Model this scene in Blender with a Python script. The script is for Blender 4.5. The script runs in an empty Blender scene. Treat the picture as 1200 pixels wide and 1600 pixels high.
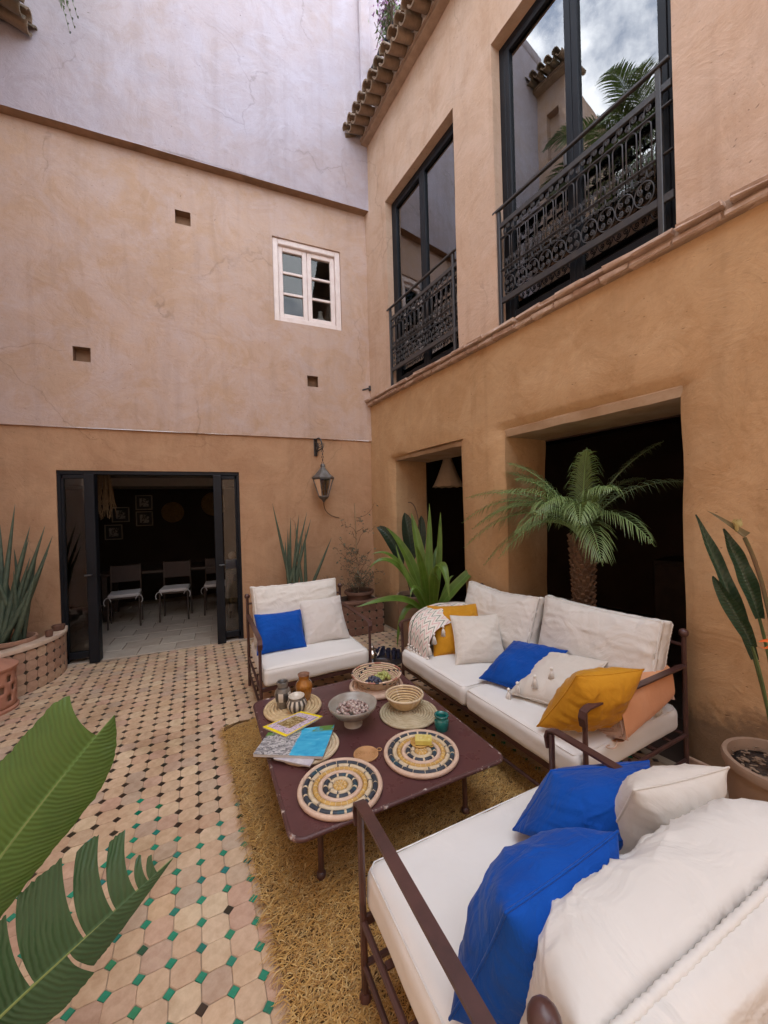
import bpy, math, random
import numpy as np
from mathutils import Vector, Matrix, noise
R = math.radians
rnd = random.Random(7)
S = bpy.context.scene
COL = S.collection

# ------------------------------------------------------------------ camera
AL = 0.13132                       # the right wall meets the back wall at 97.5 degrees
CAM = Vector((-2.063, -5.331, 1.64))
pit, roll, yaw = -0.005887, -0.028447, 0.399241
fwd = Vector((math.sin(yaw)*math.cos(pit), math.cos(yaw)*math.cos(pit), math.sin(pit)))
r0 = Vector((math.cos(yaw), -math.sin(yaw), 0)); u0 = r0.cross(fwd)
cr = math.cos(roll)*r0 + math.sin(roll)*u0
cu = -math.sin(roll)*r0 + math.cos(roll)*u0
cam = bpy.data.cameras.new('camera'); cam_o = bpy.data.objects.new('camera', cam); COL.objects.link(cam_o)
M = Matrix.Identity(4)
for i in range(3):
    M[i][0] = cr[i]; M[i][1] = cu[i]; M[i][2] = -fwd[i]; M[i][3] = CAM[i]
cam_o.matrix_world = M
cam.sensor_fit = 'HORIZONTAL'; cam.sensor_width = 36.0; cam.lens = 36.0*597.585/1200.0
cam.clip_start = 0.02; cam.clip_end = 600
S.camera = cam_o

# ------------------------------------------------------------------ sky, sun, exposure
SUN_EL, SUN_AZ = R(56), R(62)      # the sun stands behind the right-hand building: the whole patio lies in open shade
world = bpy.data.worlds.new('World'); S.world = world; world.use_nodes = True
nt = world.node_tree; nt.nodes.clear()
out = nt.nodes.new('ShaderNodeOutputWorld'); bg = nt.nodes.new('ShaderNodeBackground')
sky = nt.nodes.new('ShaderNodeTexSky'); sky.sky_type = 'NISHITA'; sky.sun_disc = False
sky.sun_elevation = SUN_EL; sky.sun_rotation = SUN_AZ
sky.air_density = 1.0; sky.dust_density = 1.5; sky.ozone_density = 1.0
tc = nt.nodes.new('ShaderNodeTexCoord'); mp = nt.nodes.new('ShaderNodeMapping')
mp.inputs['Scale'].default_value = (1.6, 1.6, 3.2); mp.inputs['Location'].default_value = (2.3, 4.1, .7)
n1 = nt.nodes.new('ShaderNodeTexNoise'); n1.inputs['Scale'].default_value = 1.7; n1.inputs['Detail'].default_value = 9
n1.inputs['Roughness'].default_value = 0.6; n1.inputs['Distortion'].default_value = 0.35
rp = nt.nodes.new('ShaderNodeValToRGB'); rp.color_ramp.elements[0].position = 0.41; rp.color_ramp.elements[1].position = 0.57
mx = nt.nodes.new('ShaderNodeMix'); mx.data_type = 'RGBA'
nt.links.new(tc.outputs['Generated'], mp.inputs[0]); nt.links.new(mp.outputs[0], n1.inputs['Vector'])
nt.links.new(n1.outputs['Fac'], rp.inputs[0]); nt.links.new(rp.outputs[0], mx.inputs[0])
nt.links.new(sky.outputs[0], mx.inputs[6]); mx.inputs[7].default_value = (9.2, 9.5, 10.0, 1)
nt.links.new(mx.outputs[2], bg.inputs[0]); bg.inputs[1].default_value = 0.145
nt.links.new(bg.outputs[0], out.inputs[0])
sl = bpy.data.lights.new('sun', 'SUN'); sl.energy = 2.2; sl.angle = R(0.6); sl.color = (1, .95, .87)
so = bpy.data.objects.new('sun', sl); COL.objects.link(so)
sd = Vector((math.sin(SUN_AZ)*math.cos(SUN_EL), math.cos(SUN_AZ)*math.cos(SUN_EL), math.sin(SUN_EL)))
so.rotation_euler = sd.to_track_quat('Z', 'Y').to_euler(); so.location = (6, 4, 14)
vs = S.view_settings; vs.view_transform = 'Standard'; vs.look = 'None'; vs.gamma = 1; vs.use_curve_mapping = False
vs.exposure = 1.9
S.render.engine = 'CYCLES'
S.cycles.max_bounces = 10; S.cycles.diffuse_bounces = 6; S.cycles.glossy_bounces = 4; S.cycles.transparent_max_bounces = 12
S.cycles.caustics_reflective = False; S.cycles.caustics_refractive = False
S.cycles.use_denoising = True

# ------------------------------------------------------------------ node materials
def newmat(name):
    m = bpy.data.materials.new(name); m.use_nodes = True
    t = m.node_tree; b = t.nodes['Principled BSDF']
    return m, t, b
def nd(t, kind, **kw):
    n = t.nodes.new('ShaderNode'+kind)
    for k, v in kw.items():
        if k in n.inputs.keys(): n.inputs[k].default_value = v
        else: setattr(n, k, v)
    return n
def c4(c): return (c[0], c[1], c[2], 1)
def mixc(t, fac, a, b, blend='MIX'):
    n = t.nodes.new('ShaderNodeMix'); n.data_type = 'RGBA'; n.blend_type = blend
    for i, v in ((0, fac), (6, a), (7, b)):
        if isinstance(v, (int, float)): n.inputs[i].default_value = v
        elif isinstance(v, tuple): n.inputs[i].default_value = c4(v)
        else: t.links.new(v, n.inputs[i])
    return n.outputs[2]
def ramp(t, fac, stops):
    n = t.nodes.new('ShaderNodeValToRGB'); e = n.color_ramp.elements
    while len(e) < len(stops): e.new(0.5)
    for k, (p, c) in enumerate(stops):
        e[k].position = p; e[k].color = c4(c) if isinstance(c, tuple) else (c, c, c, 1)
    t.links.new(fac, n.inputs[0]); return n.outputs[0]
def noi(t, scale, detail=5, rough=.55, vec=None, dist=0, stretch=None, coord='Object'):
    if vec is None:
        vec = t.nodes.new('ShaderNodeTexCoord').outputs[coord]
    if stretch:
        m = t.nodes.new('ShaderNodeMapping'); m.inputs['Scale'].default_value = stretch
        t.links.new(vec, m.inputs[0]); vec = m.outputs[0]
    n = nd(t, 'TexNoise', Scale=scale, Detail=detail, Roughness=rough, Distortion=dist)
    t.links.new(vec, n.inputs['Vector']); return n.outputs['Fac']
def mth(t, op, a, b=0.0):
    n = t.nodes.new('ShaderNodeMath'); n.operation = op
    for i, v in enumerate((a, b)):
        if isinstance(v, (int, float)): n.inputs[i].default_value = v
        else: t.links.new(v, n.inputs[i])
    return n.outputs[0]
def bump(t, b, h, strength, dist=.01, prev=None):
    n = nd(t, 'Bump', Strength=strength, Distance=dist); t.links.new(h, n.inputs['Height'])
    if prev is not None: t.links.new(prev, n.inputs['Normal'])
    t.links.new(n.outputs[0], b.inputs['Normal']); return n.outputs[0]

def plain(name, c, c2=None, scale=6, rough=.6, metal=0, bs=40, bstr=.15, bd=.004, sheen=0, spec=.5, lo=.35, hi=.65, stretch=None, coat=0):
    m, t, b = newmat(name)
    c2 = c2 or tuple(x*.75 for x in c)
    f = ramp(t, noi(t, scale, 6, stretch=stretch), ((lo, 0.0), (hi, 1.0)))
    t.links.new(mixc(t, f, c, c2), b.inputs['Base Color'])
    b.inputs['Roughness'].default_value = rough; b.inputs['Metallic'].default_value = metal
    b.inputs['Specular IOR Level'].default_value = spec
    b.inputs['Sheen Weight'].default_value = sheen; b.inputs['Coat Weight'].default_value = coat
    if bstr: bump(t, b, noi(t, bs, 4, stretch=stretch), bstr, bd)
    return m

def plaster(name, a, bcol, stain_or_skytint, pits=1.0, dirt=None, crack=.4):
    m, t, b = newmat(name)
    big = ramp(t, noi(t, .55, 5, .6, dist=.4), ((.36, 0.), (.64, 1.)))
    mid = ramp(t, noi(t, 2.6, 6, .65, dist=.6), ((.40, 0.), (.68, 1.)))
    fine = ramp(t, noi(t, 17, 5, .7), ((.35, 0.), (.7, 1.)))
    c = mixc(t, big, a, bcol)
    c = mixc(t, mth(t, 'MULTIPLY', mid, .6), c, stain_or_skytint)
    c = mixc(t, mth(t, 'MULTIPLY', fine, .16), c, tuple(min(1, x*1.25) for x in a))
    # pits and chipped flecks of the trowelled finish
    vo = nd(t, 'TexVoronoi', Scale=21.0, Randomness=1.0); vec = t.nodes.new('ShaderNodeTexCoord').outputs['Object']
    ad = t.nodes.new('ShaderNodeVectorMath'); ad.operation = 'ADD'
    nn = nd(t, 'TexNoise', Scale=9.0); t.links.new(vec, nn.inputs['Vector'])
    sc = t.nodes.new('ShaderNodeVectorMath'); sc.operation = 'SCALE'; sc.inputs['Scale'].default_value = .09
    t.links.new(nn.outputs['Color'], sc.inputs[0]); t.links.new(vec, ad.inputs[0]); t.links.new(sc.outputs[0], ad.inputs[1])
    vm = t.nodes.new('ShaderNodeMapping'); vm.inputs['Scale'].default_value = (.75, .75, 1.7); vm.inputs['Rotation'].default_value = (.25, .3, 0); t.links.new(ad.outputs[0], vm.inputs[0]); t.links.new(vm.outputs[0], vo.inputs['Vector'])
    pit_m = ramp(t, vo.outputs['Distance'], ((.06, 1.0), (.14, 0.0)))
    gate = ramp(t, noi(t, 9, 4), ((.50, 0.), (.60, 1.)))
    pm = mth(t, 'MULTIPLY', pit_m, gate)
    c = mixc(t, mth(t, 'MULTIPLY', pm, .7*pits), c, tuple(x*.40 for x in bcol))
    # long hairline trowel strokes
    st = ramp(t, noi(t, 5, 8, .7, stretch=(1, 1, 3.0), dist=1.2), ((.49, 0.), (.505, 1.), (.52, 0.)))
    c = mixc(t, mth(t, 'MULTIPLY', st, .22*pits), c, tuple(x*.6 for x in bcol))
    ve = nd(t, 'TexVoronoi', Scale=.55, Randomness=1.0); ve.feature = 'DISTANCE_TO_EDGE'
    n9 = nd(t, 'TexNoise', Scale=2.2, Detail=6.0); t.links.new(vec, n9.inputs['Vector'])
    s9 = t.nodes.new('ShaderNodeVectorMath'); s9.operation = 'SCALE'; s9.inputs['Scale'].default_value = .55; t.links.new(n9.outputs['Color'], s9.inputs[0])
    a9 = t.nodes.new('ShaderNodeVectorMath'); t.links.new(vec, a9.inputs[0]); t.links.new(s9.outputs[0], a9.inputs[1]); t.links.new(a9.outputs[0], ve.inputs['Vector'])
    crk = mth(t, 'MULTIPLY', ramp(t, ve.outputs['Distance'], ((.0, 1.), (.006, 0.))), ramp(t, noi(t, .9, 3), ((.50, 0.), (.58, 1.))))
    c = mixc(t, mth(t, 'MULTIPLY', crk, crack), c, tuple(x*.45 for x in bcol))
    drip = ramp(t, noi(t, 2.4, 7, .6, stretch=(2.6, 2.6, .22), dist=.3), ((.52, 0.), (.75, 1.)))
    c = mixc(t, mth(t, 'MULTIPLY', drip, .30), c, tuple(x*.62 for x in bcol))
    patch = ramp(t, noi(t, 1.1, 9, .72, dist=1.6), ((.47, 0.), (.53, 1.)))
    c = mixc(t, mth(t, 'MULTIPLY', patch, .13), c, tuple(min(1, x*1.35) for x in stain_or_skytint))
    if dirt:
        sep = t.nodes.new('ShaderNodeSeparateXYZ'); t.links.new(vec, sep.inputs[0])
        hz = mth(t, 'ADD', sep.outputs[2], mth(t, 'MULTIPLY', noi(t, 3.2, 6, .7), -.7))
        dm = ramp(t, hz, ((.0, 1.0), (.12, 0.0)))
        c = mixc(t, mth(t, 'MULTIPLY', dm, .75), c, dirt)
    t.links.new(c, b.inputs['Base Color'])
    b.inputs['Roughness'].default_value = .85; b.inputs['Specular IOR Level'].default_value = .25
    h = mth(t, 'ADD', mth(t, 'MULTIPLY', noi(t, 3.2, 8, .62, dist=.8), 1.5), mth(t, 'MULTIPLY', noi(t, 28, 6, .7), .22))
    h = mth(t, 'SUBTRACT', h, mth(t, 'MULTIPLY', pm, .8))
    bump(t, b, h, .42, .028)
    return m

def fabric(name, c, c2=None, weave=900, rough=.9, sheen=.15, wr=.35, wscale=5, var=.5, stretch=None, wd=.02):
    m, t, b = newmat(name)
    c2 = c2 or tuple(x*.9 for x in c)
    f = ramp(t, noi(t, 4.5, 5), ((.3, 0.), (.7, 1.)))
    t.links.new(mixc(t, mth(t, 'MULTIPLY', f, var), c, c2), b.inputs['Base Color'])
    b.inputs['Roughness'].default_value = rough; b.inputs['Sheen Weight'].default_value = sheen
    b.inputs['Sheen Roughness'].default_value = .4; b.inputs['Specular IOR Level'].default_value = .15
    p = bump(t, b, noi(t, wscale, 4, .5, dist=1.0, stretch=stretch), wr, wd)
    bump(t, b, noi(t, weave, 2), .12, .001, prev=p)
    return m

def leafmat(name, c, c2, vein=60., rough=.38, trans=.25, edge=None, vd=.004, brown=False):
    m, t, b = newmat(name)
    uv = t.nodes.new('ShaderNodeUVMap'); sep = t.nodes.new('ShaderNodeSeparateXYZ'); t.links.new(uv.outputs[0], sep.inputs[0])
    ab = mth(t, 'ABSOLUTE', sep.outputs[0])
    s = mth(t, 'SINE', mth(t, 'ADD', mth(t, 'MULTIPLY', mth(t, 'SUBTRACT', sep.outputs[1], mth(t, 'MULTIPLY', ab, .05)), vein*6.283), mth(t, 'MULTIPLY', noi(t, 16, 3), 9.0)))
    s01 = mth(t, 'ADD', mth(t, 'MULTIPLY', s, .5), .5)
    f = ramp(t, noi(t, 7, 5), ((.3, 0.), (.7, 1.)))
    cc = mixc(t, f, c, c2)
    cc = mixc(t, mth(t, 'MULTIPLY', s01, .16), cc, tuple(min(1, x*1.7+.01) for x in c))
    cc = mixc(t, ramp(t, mth(t, 'ADD', ab, mth(t, 'MULTIPLY', noi(t, 22, 4), .22)), ((1.06, 0.), (1.13, .8))) if brown else 0.0, cc, (.16, .09, .03))
    if edge: cc = mixc(t, ramp(t, ab, ((.72, 0.), (.97, 1.))), cc, edge)
    rib = ramp(t, ab, ((.015, 1.), (.05, 0.)))
    cc = mixc(t, mth(t, 'MULTIPLY', rib, .6), cc, tuple(min(1, x*2.6+.03) for x in c2))
    t.links.new(cc, b.inputs['Base Color']); b.inputs['Roughness'].default_value = rough
    bump(t, b, s01, .45, vd)
    tr = t.nodes.new('ShaderNodeBsdfTranslucent'); t.links.new(mixc(t, .5, cc, (c[0]*2.2, c[1]*2.0, c[2]*.6)), tr.inputs[0])
    ms = t.nodes.new('ShaderNodeMixShader'); ms.inputs[0].default_value = trans
    o = t.nodes['Material Output']
    t.links.new(b.outputs[0], ms.inputs[1]); t.links.new(tr.outputs[0], ms.inputs[2]); t.links.new(ms.outputs[0], o.inputs[0])
    return m

def glassmat(name, tint=(.9, .93, .93), ior=1.5, refl=1.0):
    m, t, b = newmat(name); t.nodes.remove(b)
    g = nd(t, 'BsdfGlossy', Roughness=.01); g.inputs[0].default_value = (refl, refl, refl, 1)
    tp = t.nodes.new('ShaderNodeBsdfTransparent'); tp.inputs[0].default_value = c4(tint)
    fr = nd(t, 'Fresnel', IOR=ior); ms = t.nodes.new('ShaderNodeMixShader')
    w = noi(t, 1.3, 2); bn = nd(t, 'Bump', Strength=.03, Distance=.02); t.links.new(w, bn.inputs['Height'])
    t.links.new(bn.outputs[0], g.inputs['Normal'])
    t.links.new(fr.outputs[0], ms.inputs[0]); t.links.new(tp.outputs[0], ms.inputs[1]); t.links.new(g.outputs[0], ms.inputs[2])
    t.links.new(ms.outputs[0], t.nodes['Material Output'].inputs[0]); return m

def randmat(name, stops, rough=.6, bs=60, bstr=.2, bd=.003, spec=.5, noise_mix=.35, nscale=14, coat=0, attr='rnd', dark=None, wear=False):
    """colour picked per piece: from the face attribute 'rnd' plus the object's own random number"""
    m, t, b = newmat(name)
    at = t.nodes.new('ShaderNodeAttribute'); at.attribute_name = attr
    oi = t.nodes.new('ShaderNodeObjectInfo')
    r_ = mth(t, 'FRACT', mth(t, 'ADD', at.outputs['Fac'], oi.outputs['Random']))
    c = ramp(t, r_, stops)
    f = ramp(t, noi(t, nscale, 6, .65), ((.35, 0.), (.7, 1.)))
    c2 = mixc(t, mth(t, 'MULTIPLY', f, noise_mix), c, dark if dark else (.55, .48, .40), 'MULTIPLY')
    if wear:
        gm = t.nodes.new('ShaderNodeNewGeometry'); wn = ramp(t, noi(t, 1.6, 7, .65, vec=gm.outputs['Position'], dist=.8), ((.34, (.72, .68, .62)), (.52, (1, 1, 1)), (.68, (.86, .80, .74)))); c2 = mixc(t, 1.0, c2, wn, 'MULTIPLY')
        ch = ramp(t, noi(t, 38, 7, .8, vec=gm.outputs['Position']), ((.66, 0.), (.70, 1.))); c2 = mixc(t, mth(t, 'MULTIPLY', ch, .5), c2, (.34, .25, .18))
    t.links.new(c2, b.inputs['Base Color']); b.inputs['Roughness'].default_value = rough
    b.inputs['Specular IOR Level'].default_value = spec; b.inputs['Coat Weight'].default_value = coat
    if bstr: bump(t, b, noi(t, bs, 4), bstr, bd)
    return m

# ------------------------------------------------------------------ mesh collecting
class MB:
    def __init__(s): s.v = []; s.f = []; s.mi = []; s.uv = []; s.rn = []; s.cr = 0.0; s.cm = 0
    def add(s, vs, fs, uv=None):
        o = len(s.v); s.v += [tuple(p) for p in vs]
        s.uv += list(uv) if uv is not None else [(0, 0)]*len(vs)
        for f in fs: s.f.append(tuple(i+o for i in f)); s.mi.append(s.cm); s.rn.append(s.cr)
    def box(s, c, d, rot=None, bev=0.0):
        x, y, z = d[0]/2, d[1]/2, d[2]/2
        b = min(bev, x*.9, y*.9, z*.9)
        pts = []
        if b <= 0:
            pts = [Vector((sx*x, sy*y, sz*z)) for sz in (-1, 1) for sy in (-1, 1) for sx in (-1, 1)]
            fs = [(0, 2, 3, 1), (4, 5, 7, 6), (0, 1, 5, 4), (2, 6, 7, 3), (0, 4, 6, 2), (1, 3, 7, 5)]
        else:
            idx = {}
            for sx in (-1, 1):
                for sy in (-1, 1):
                    for sz in (-1, 1):
                        for a in range(3):
                            p = [sx*(x-b), sy*(y-b), sz*(z-b)]; p[a] += (sx, sy, sz)[a]*b
                            idx[(sx, sy, sz, a)] = len(pts); pts.append(Vector(p))
            fs = []
            sg = (-1, 1)
            for a in range(3):
                o1, o2 = [k for k in range(3) if k != a]
                for sa in sg:
                    q = []
                    for (p1, p2) in ((-1, -1), (1, -1), (1, 1), (-1, 1)):
                        k = [0, 0, 0]; k[a] = sa; k[o1] = p1; k[o2] = p2; q.append(idx[(*k, a)])
                    fs.append(tuple(q))
            for a in range(3):      # edges along axis a
                o1, o2 = [k for k in range(3) if k != a]
                for p1 in sg:
                    for p2 in sg:
                        q = []
                        for (sa, w) in ((-1, o1), (-1, o2), (1, o2), (1, o1)):
                            k = [0, 0, 0]; k[a] = sa; k[o1] = p1; k[o2] = p2; q.append(idx[(*k, w)])
                        fs.append(tuple(q))
            for sx in sg:
                for sy in sg:
                    for sz in sg: fs.append(tuple(idx[(sx, sy, sz, a)] for a in range(3)))
        if rot is not None: pts = [rot @ p for p in pts]
        s.add([p+Vector(c) for p in pts], fs)
    def tube(s, pts, r, n=8, cap=True, closed=False):
        P = [Vector(p) for p in pts]; k = len(P)
        rr = r if hasattr(r, '__len__') else [r]*k
        T = []
        for i in range(k):
            a = P[(i-1) % k] if (closed or i > 0) else P[i]; b = P[(i+1) % k] if (closed or i < k-1) else P[i]
            d = (b-a); T.append(d.normalized() if d.length > 1e-9 else Vector((0, 0, 1)))
        nrm = T[0].orthogonal().normalized(); vs = []
        for i in range(k):
            if i:
                q = T[i-1].rotation_difference(T[i]); nrm = (q @ nrm); nrm = (nrm - T[i]*nrm.dot(T[i])).normalized()
            bn = T[i].cross(nrm)
            for j in range(n):
                a = 2*math.pi*j/n; vs.append(P[i]+(nrm*math.cos(a)+bn*math.sin(a))*rr[i])
        fs = []
        for i in range(k if closed else k-1):
            for j in range(n):
                a, b = i*n+j, i*n+(j+1) % n; i2 = (i+1) % k
                fs.append((a, b, i2*n+(j+1) % n, i2*n+j))
        if cap and not closed: fs += [tuple(range(n-1, -1, -1)), tuple((k-1)*n+j for j in range(n))]
        s.add(vs, fs)
    def sweep(s, pts, side, w, th, cap=True):
        """flat bar: rectangular section, `side` is the direction of its width"""
        P = [Vector(p) for p in pts]; k = len(P); sd_ = Vector(side).normalized(); vs = []
        for i in range(k):
            d = (P[min(i+1, k-1)]-P[max(i-1, 0)]).normalized(); nn = d.cross(sd_).normalized()
            for (a, b) in ((-1, -1), (1, -1), (1, 1), (-1, 1)): vs.append(P[i]+sd_*a*w/2+nn*b*th/2)
        fs = [(i*4+j, i*4+(j+1) % 4, (i+1)*4+(j+1) % 4, (i+1)*4+j) for i in range(k-1) for j in range(4)]
        if cap: fs += [(3, 2, 1, 0), tuple((k-1)*4+j for j in range(4))]
        s.add(vs, fs)
    def lathe(s, prof, c=(0, 0, 0), n=24, fn=None):
        vs = []; fs = []; k = len(prof)
        for (r_, z) in prof:
            for j in range(n):
                a = 2*math.pi*j/n
                q = Vector((r_*math.cos(a), r_*math.sin(a), z))
                if fn: q = fn(q, a)
                vs.append(q+Vector(c))
        for i in range(k-1):
            for j in range(n):
                a, b = i*n+j, i*n+(j+1) % n; fs.append((a, b, b+n, a+n))
        fs += [tuple(range(n-1, -1, -1)), tuple((k-1)*n+j for j in range(n))]
        s.add(vs, fs)
    def sphere(s, c, r, n=10, m=7, sc=(1, 1, 1)):
        prof = [(max(1e-4, math.sin(math.pi*i/m))*r, -math.cos(math.pi*i/m)*r) for i in range(m+1)]
        s.lathe(prof, c, n, fn=lambda q, a: Vector((q.x*sc[0], q.y*sc[1], q.z*sc[2])))
    def torus(s, c, Rr, r, n=40, m=8, rot=None, fn=None):
        vs = []; fs = []
        for i in range(n):
            a = 2*math.pi*i/n
            for j in range(m):
                b = 2*math.pi*j/m; q = Vector(((Rr+r*math.cos(b))*math.cos(a), (Rr+r*math.cos(b))*math.sin(a), r*math.sin(b)))
                if fn: q = fn(q, a, b)
                if rot is not None: q = rot @ q
                vs.append(q+Vector(c))
        for i in range(n):
            for j in range(m): fs.append((i*m+j, ((i+1) % n)*m+j, ((i+1) % n)*m+(j+1) % m, i*m+(j+1) % m))
        s.add(vs, fs)
    def grid(s, fn, nu, nv, uvf=None):
        vs = []; uv = []
        for j in range(nv+1):
            for i in range(nu+1):
                u, v = i/nu, j/nv; vs.append(fn(u, v)); uv.append(uvf(u, v) if uvf else (u, v))
        fs = [(j*(nu+1)+i, j*(nu+1)+i+1, (j+1)*(nu+1)+i+1, (j+1)*(nu+1)+i) for j in range(nv) for i in range(nu)]
        s.add(vs, fs, uv)
    def mesh(s, name, mats, smooth=True, angle=40):
        me = bpy.data.meshes.new(name); me.from_pydata(s.v, [], s.f)
        for m in (mats if isinstance(mats, (list, tuple)) else [mats]): me.materials.append(m)
        n = len(me.polygons)
        me.polygons.foreach_set('material_index', s.mi)
        if any(u != (0, 0) for u in s.uv[:4000]) or any(u != (0, 0) for u in s.uv[-50:]):
            ul = me.uv_layers.new(name='UVMap'); li = np.zeros(len(me.loops), dtype=np.int32); me.loops.foreach_get('vertex_index', li)
            ul.data.foreach_set('uv', np.array(s.uv, dtype=np.float32)[li].ravel())
        if any(s.rn):
            a = me.attributes.new('rnd', 'FLOAT', 'FACE'); a.data.foreach_set('value', s.rn)
        if smooth:
            me.polygons.foreach_set('use_smooth', [True]*n)
            if angle < 180: me.set_sharp_from_angle(angle=R(angle))
        me.update(); return me
    def build(s, name, mats, parent=None, smooth=True, angle=40, ws=False, loc=None, label=None, kind=None):
        o = bpy.data.objects.new(name, s.mesh(name, mats, smooth, angle)); COL.objects.link(o)
        if parent is not None: attach(o, parent, ws)
        if loc is not None: o.location = loc
        if label: o['label'] = label
        if kind: o['kind'] = kind
        return o
def wm(o):
    m = Matrix.LocRotScale(o.location, o.rotation_euler, o.scale)
    return (wm(o.parent) @ o.matrix_parent_inverse @ m) if o.parent else m
def attach(o, parent, ws=False):
    o.parent = parent
    if ws: o.matrix_parent_inverse = wm(parent).inverted()
def inst(me, name, parent, loc=(0, 0, 0), rot=(0, 0, 0), sc=None, ws=False):
    o = bpy.data.objects.new(name, me); COL.objects.link(o)
    if parent is not None: attach(o, parent, ws)
    o.location = loc; o.rotation_euler = rot
    if sc is not None: o.scale = sc if hasattr(sc, '__len__') else (sc,)*3
    return o
def tag(o, label=None, cat=None, group=None, kind=None):
    if label: o['label'] = label
    if cat: o['category'] = cat
    if group: o['group'] = group
    if kind: o['kind'] = kind
    return o
def thing(name, label, cat, loc=(0, 0, 0), rz=0, group=None, kind=None):
    o = bpy.data.objects.new(name, None); COL.objects.link(o); o.location = loc; o.rotation_euler = (0, 0, rz)
    o.empty_display_size = .1
    return tag(o, label, cat, group, kind)
def solo(mb, name, mats, label, cat, group=None, loc=(0, 0, 0), rz=0, **kw):
    o = mb.build(name, mats, **kw); o.location = loc; o.rotation_euler = (0, 0, rz)
    return tag(o, label, cat, group)
def copy_tree(o, parent=None):
    c = o.copy(); COL.objects.link(c)
    if parent: c.parent = parent
    for ch in list(o.children): copy_tree(ch, c)
    return c
CA, SA = math.cos(AL), math.sin(AL)
def W(x, y, z): return Vector((CA*x-SA*y, SA*x+CA*y, z))      # right-wall frame -> world
def bez(P, n):
    P = [Vector(p) for p in P]; out = []
    for i in range(n+1):
        t = i/n; Q = P[:]
        while len(Q) > 1: Q = [Q[k].lerp(Q[k+1], t) for k in range(len(Q)-1)]
        out.append(Q[0])
    return out
def spiral(c, r0_, r1, a0, a1, n, ax=(1, 0, 0), ay=(0, 0, 1)):
    ax, ay = Vector(ax), Vector(ay); o = []
    for i in range(n+1):
        t = i/n; a = a0+(a1-a0)*t; r_ = r0_+(r1-r0_)*t; o.append(Vector(c)+ax*r_*math.cos(a)+ay*r_*math.sin(a))
    return o
def nz(*p): return noise.noise(Vector(p))
# ------------------------------------------------------------------ materials of the place
M_BACK_LO = plaster('lower plaster ochre brown', (.43, .255, .145), (.36, .205, .115), (.48, .31, .185))
M_BACK_MID = plaster('middle plaster pink tan', (.49, .345, .25), (.44, .295, .20), (.48, .395, .385))  # its lavender patches put the tint of the sky light into the colour
M_BACK_UP = plaster('upper plaster sky tinted', (.37, .33, .365), (.375, .305, .295), (.405, .385, .45))  # lavender cast of the sky light painted into the plaster colour
M_RIGHT_UP = plaster('upper plaster rose tan', (.54, .385, .275), (.48, .32, .215), (.58, .45, .36), 1.2)
M_RIGHT_LO = plaster('lower plaster yellow ochre', (.49, .305, .155), (.42, .25, .12), (.54, .37, .21), 1.3, dirt=(.17, .115, .075), crack=.0)
M_JAMB = plaster('jamb plaster', (.45, .28, .15), (.38, .225, .115), (.5, .33, .19))
M_LINT = plain('pale chalky lintel', (.50, .37, .25), (.40, .27, .165), 5, .9, bs=20, bstr=.5, bd=.012)
M_TERR = plaster('pale terrace plaster', (.68, .60, .55), (.62, .53, .48), (.7, .63, .58))
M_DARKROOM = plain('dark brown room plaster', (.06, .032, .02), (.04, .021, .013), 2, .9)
M_ROOMGREY = plain('grey room plaster', (.30, .285, .27), (.24, .23, .22), 2, .9)
M_CEIL = plain('pale ceiling plaster', (.40, .37, .34), (.34, .31, .29), 2, .9)
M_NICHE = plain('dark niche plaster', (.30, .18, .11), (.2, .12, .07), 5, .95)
M_GROUT = plain('sandy grout', (.46, .36, .26), (.24, .175, .12), 4, .9, bs=90, bstr=.4)
M_TILE = randmat('terracotta floor tile', ((0, (.61, .44, .29)), (.2, (.68, .51, .34)), (.4, (.57, .39, .26)), (.58, (.72, .58, .39)), (.74, (.60, .395, .285)), (.88, (.53, .42, .315)), (1, (.66, .48, .30))),
                 rough=.55, bs=45, bstr=.3, bd=.003, noise_mix=.55, nscale=26, dark=(.62, .50, .42), wear=True)
M_GREEN = randmat('green glaze', ((0, (.010, .24, .14)), (.3, (.016, .30, .18)), (.55, (.008, .17, .105)), (.72, (.012, .21, .20)), (.88, (.03, .27, .12)), (.97, (.012, .06, .035))), rough=.22, bs=70, bstr=.15, noise_mix=.5, nscale=60, coat=.3)
M_DARKG = randmat('dark brown glaze', ((0, (.03, .02, .014)), (.5, (.05, .032, .02)), (1, (.022, .026, .016))), rough=.3, bs=70, bstr=.15, noise_mix=.4, nscale=60)
M_PTILE = randmat('planter clay tile', ((0, (.46, .29, .20)), (.3, (.54, .36, .25)), (.6, (.42, .25, .175)), (.9, (.58, .41, .28))), rough=.7, bs=40, bstr=.4, noise_mix=.6, nscale=18)
M_PTILED = randmat('red brown clay tile', ((0, (.24, .125, .085)), (.4, (.29, .155, .105)), (.8, (.21, .105, .07))), rough=.7, bs=40, bstr=.4, noise_mix=.6, nscale=18)
M_BRICK = randmat('pale fired brick', ((0, (.50, .36, .28)), (.35, (.57, .43, .34)), (.7, (.44, .30, .23)), (.95, (.60, .47, .38))), rough=.85, bs=30, bstr=.6, bd=.008, noise_mix=.6, nscale=16)
M_MORTAR = plain('mortar', (.40, .29, .21), (.30, .21, .15), 12, .95, bs=60, bstr=.6, bd=.006)
M_ROOF = randmat('weathered roof tile', ((0, (.22, .15, .10)), (.35, (.29, .20, .14)), (.7, (.17, .135, .095)), (.9, (.33, .235, .165))), rough=.9, bs=25, bstr=.6, bd=.008, noise_mix=.75, nscale=9, dark=(.42, .42, .33))
M_IRONB = plain('blue black painted steel', (.008, .010, .014), (.005, .006, .009), 8, .5, bs=60, bstr=.08, spec=.25)
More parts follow.
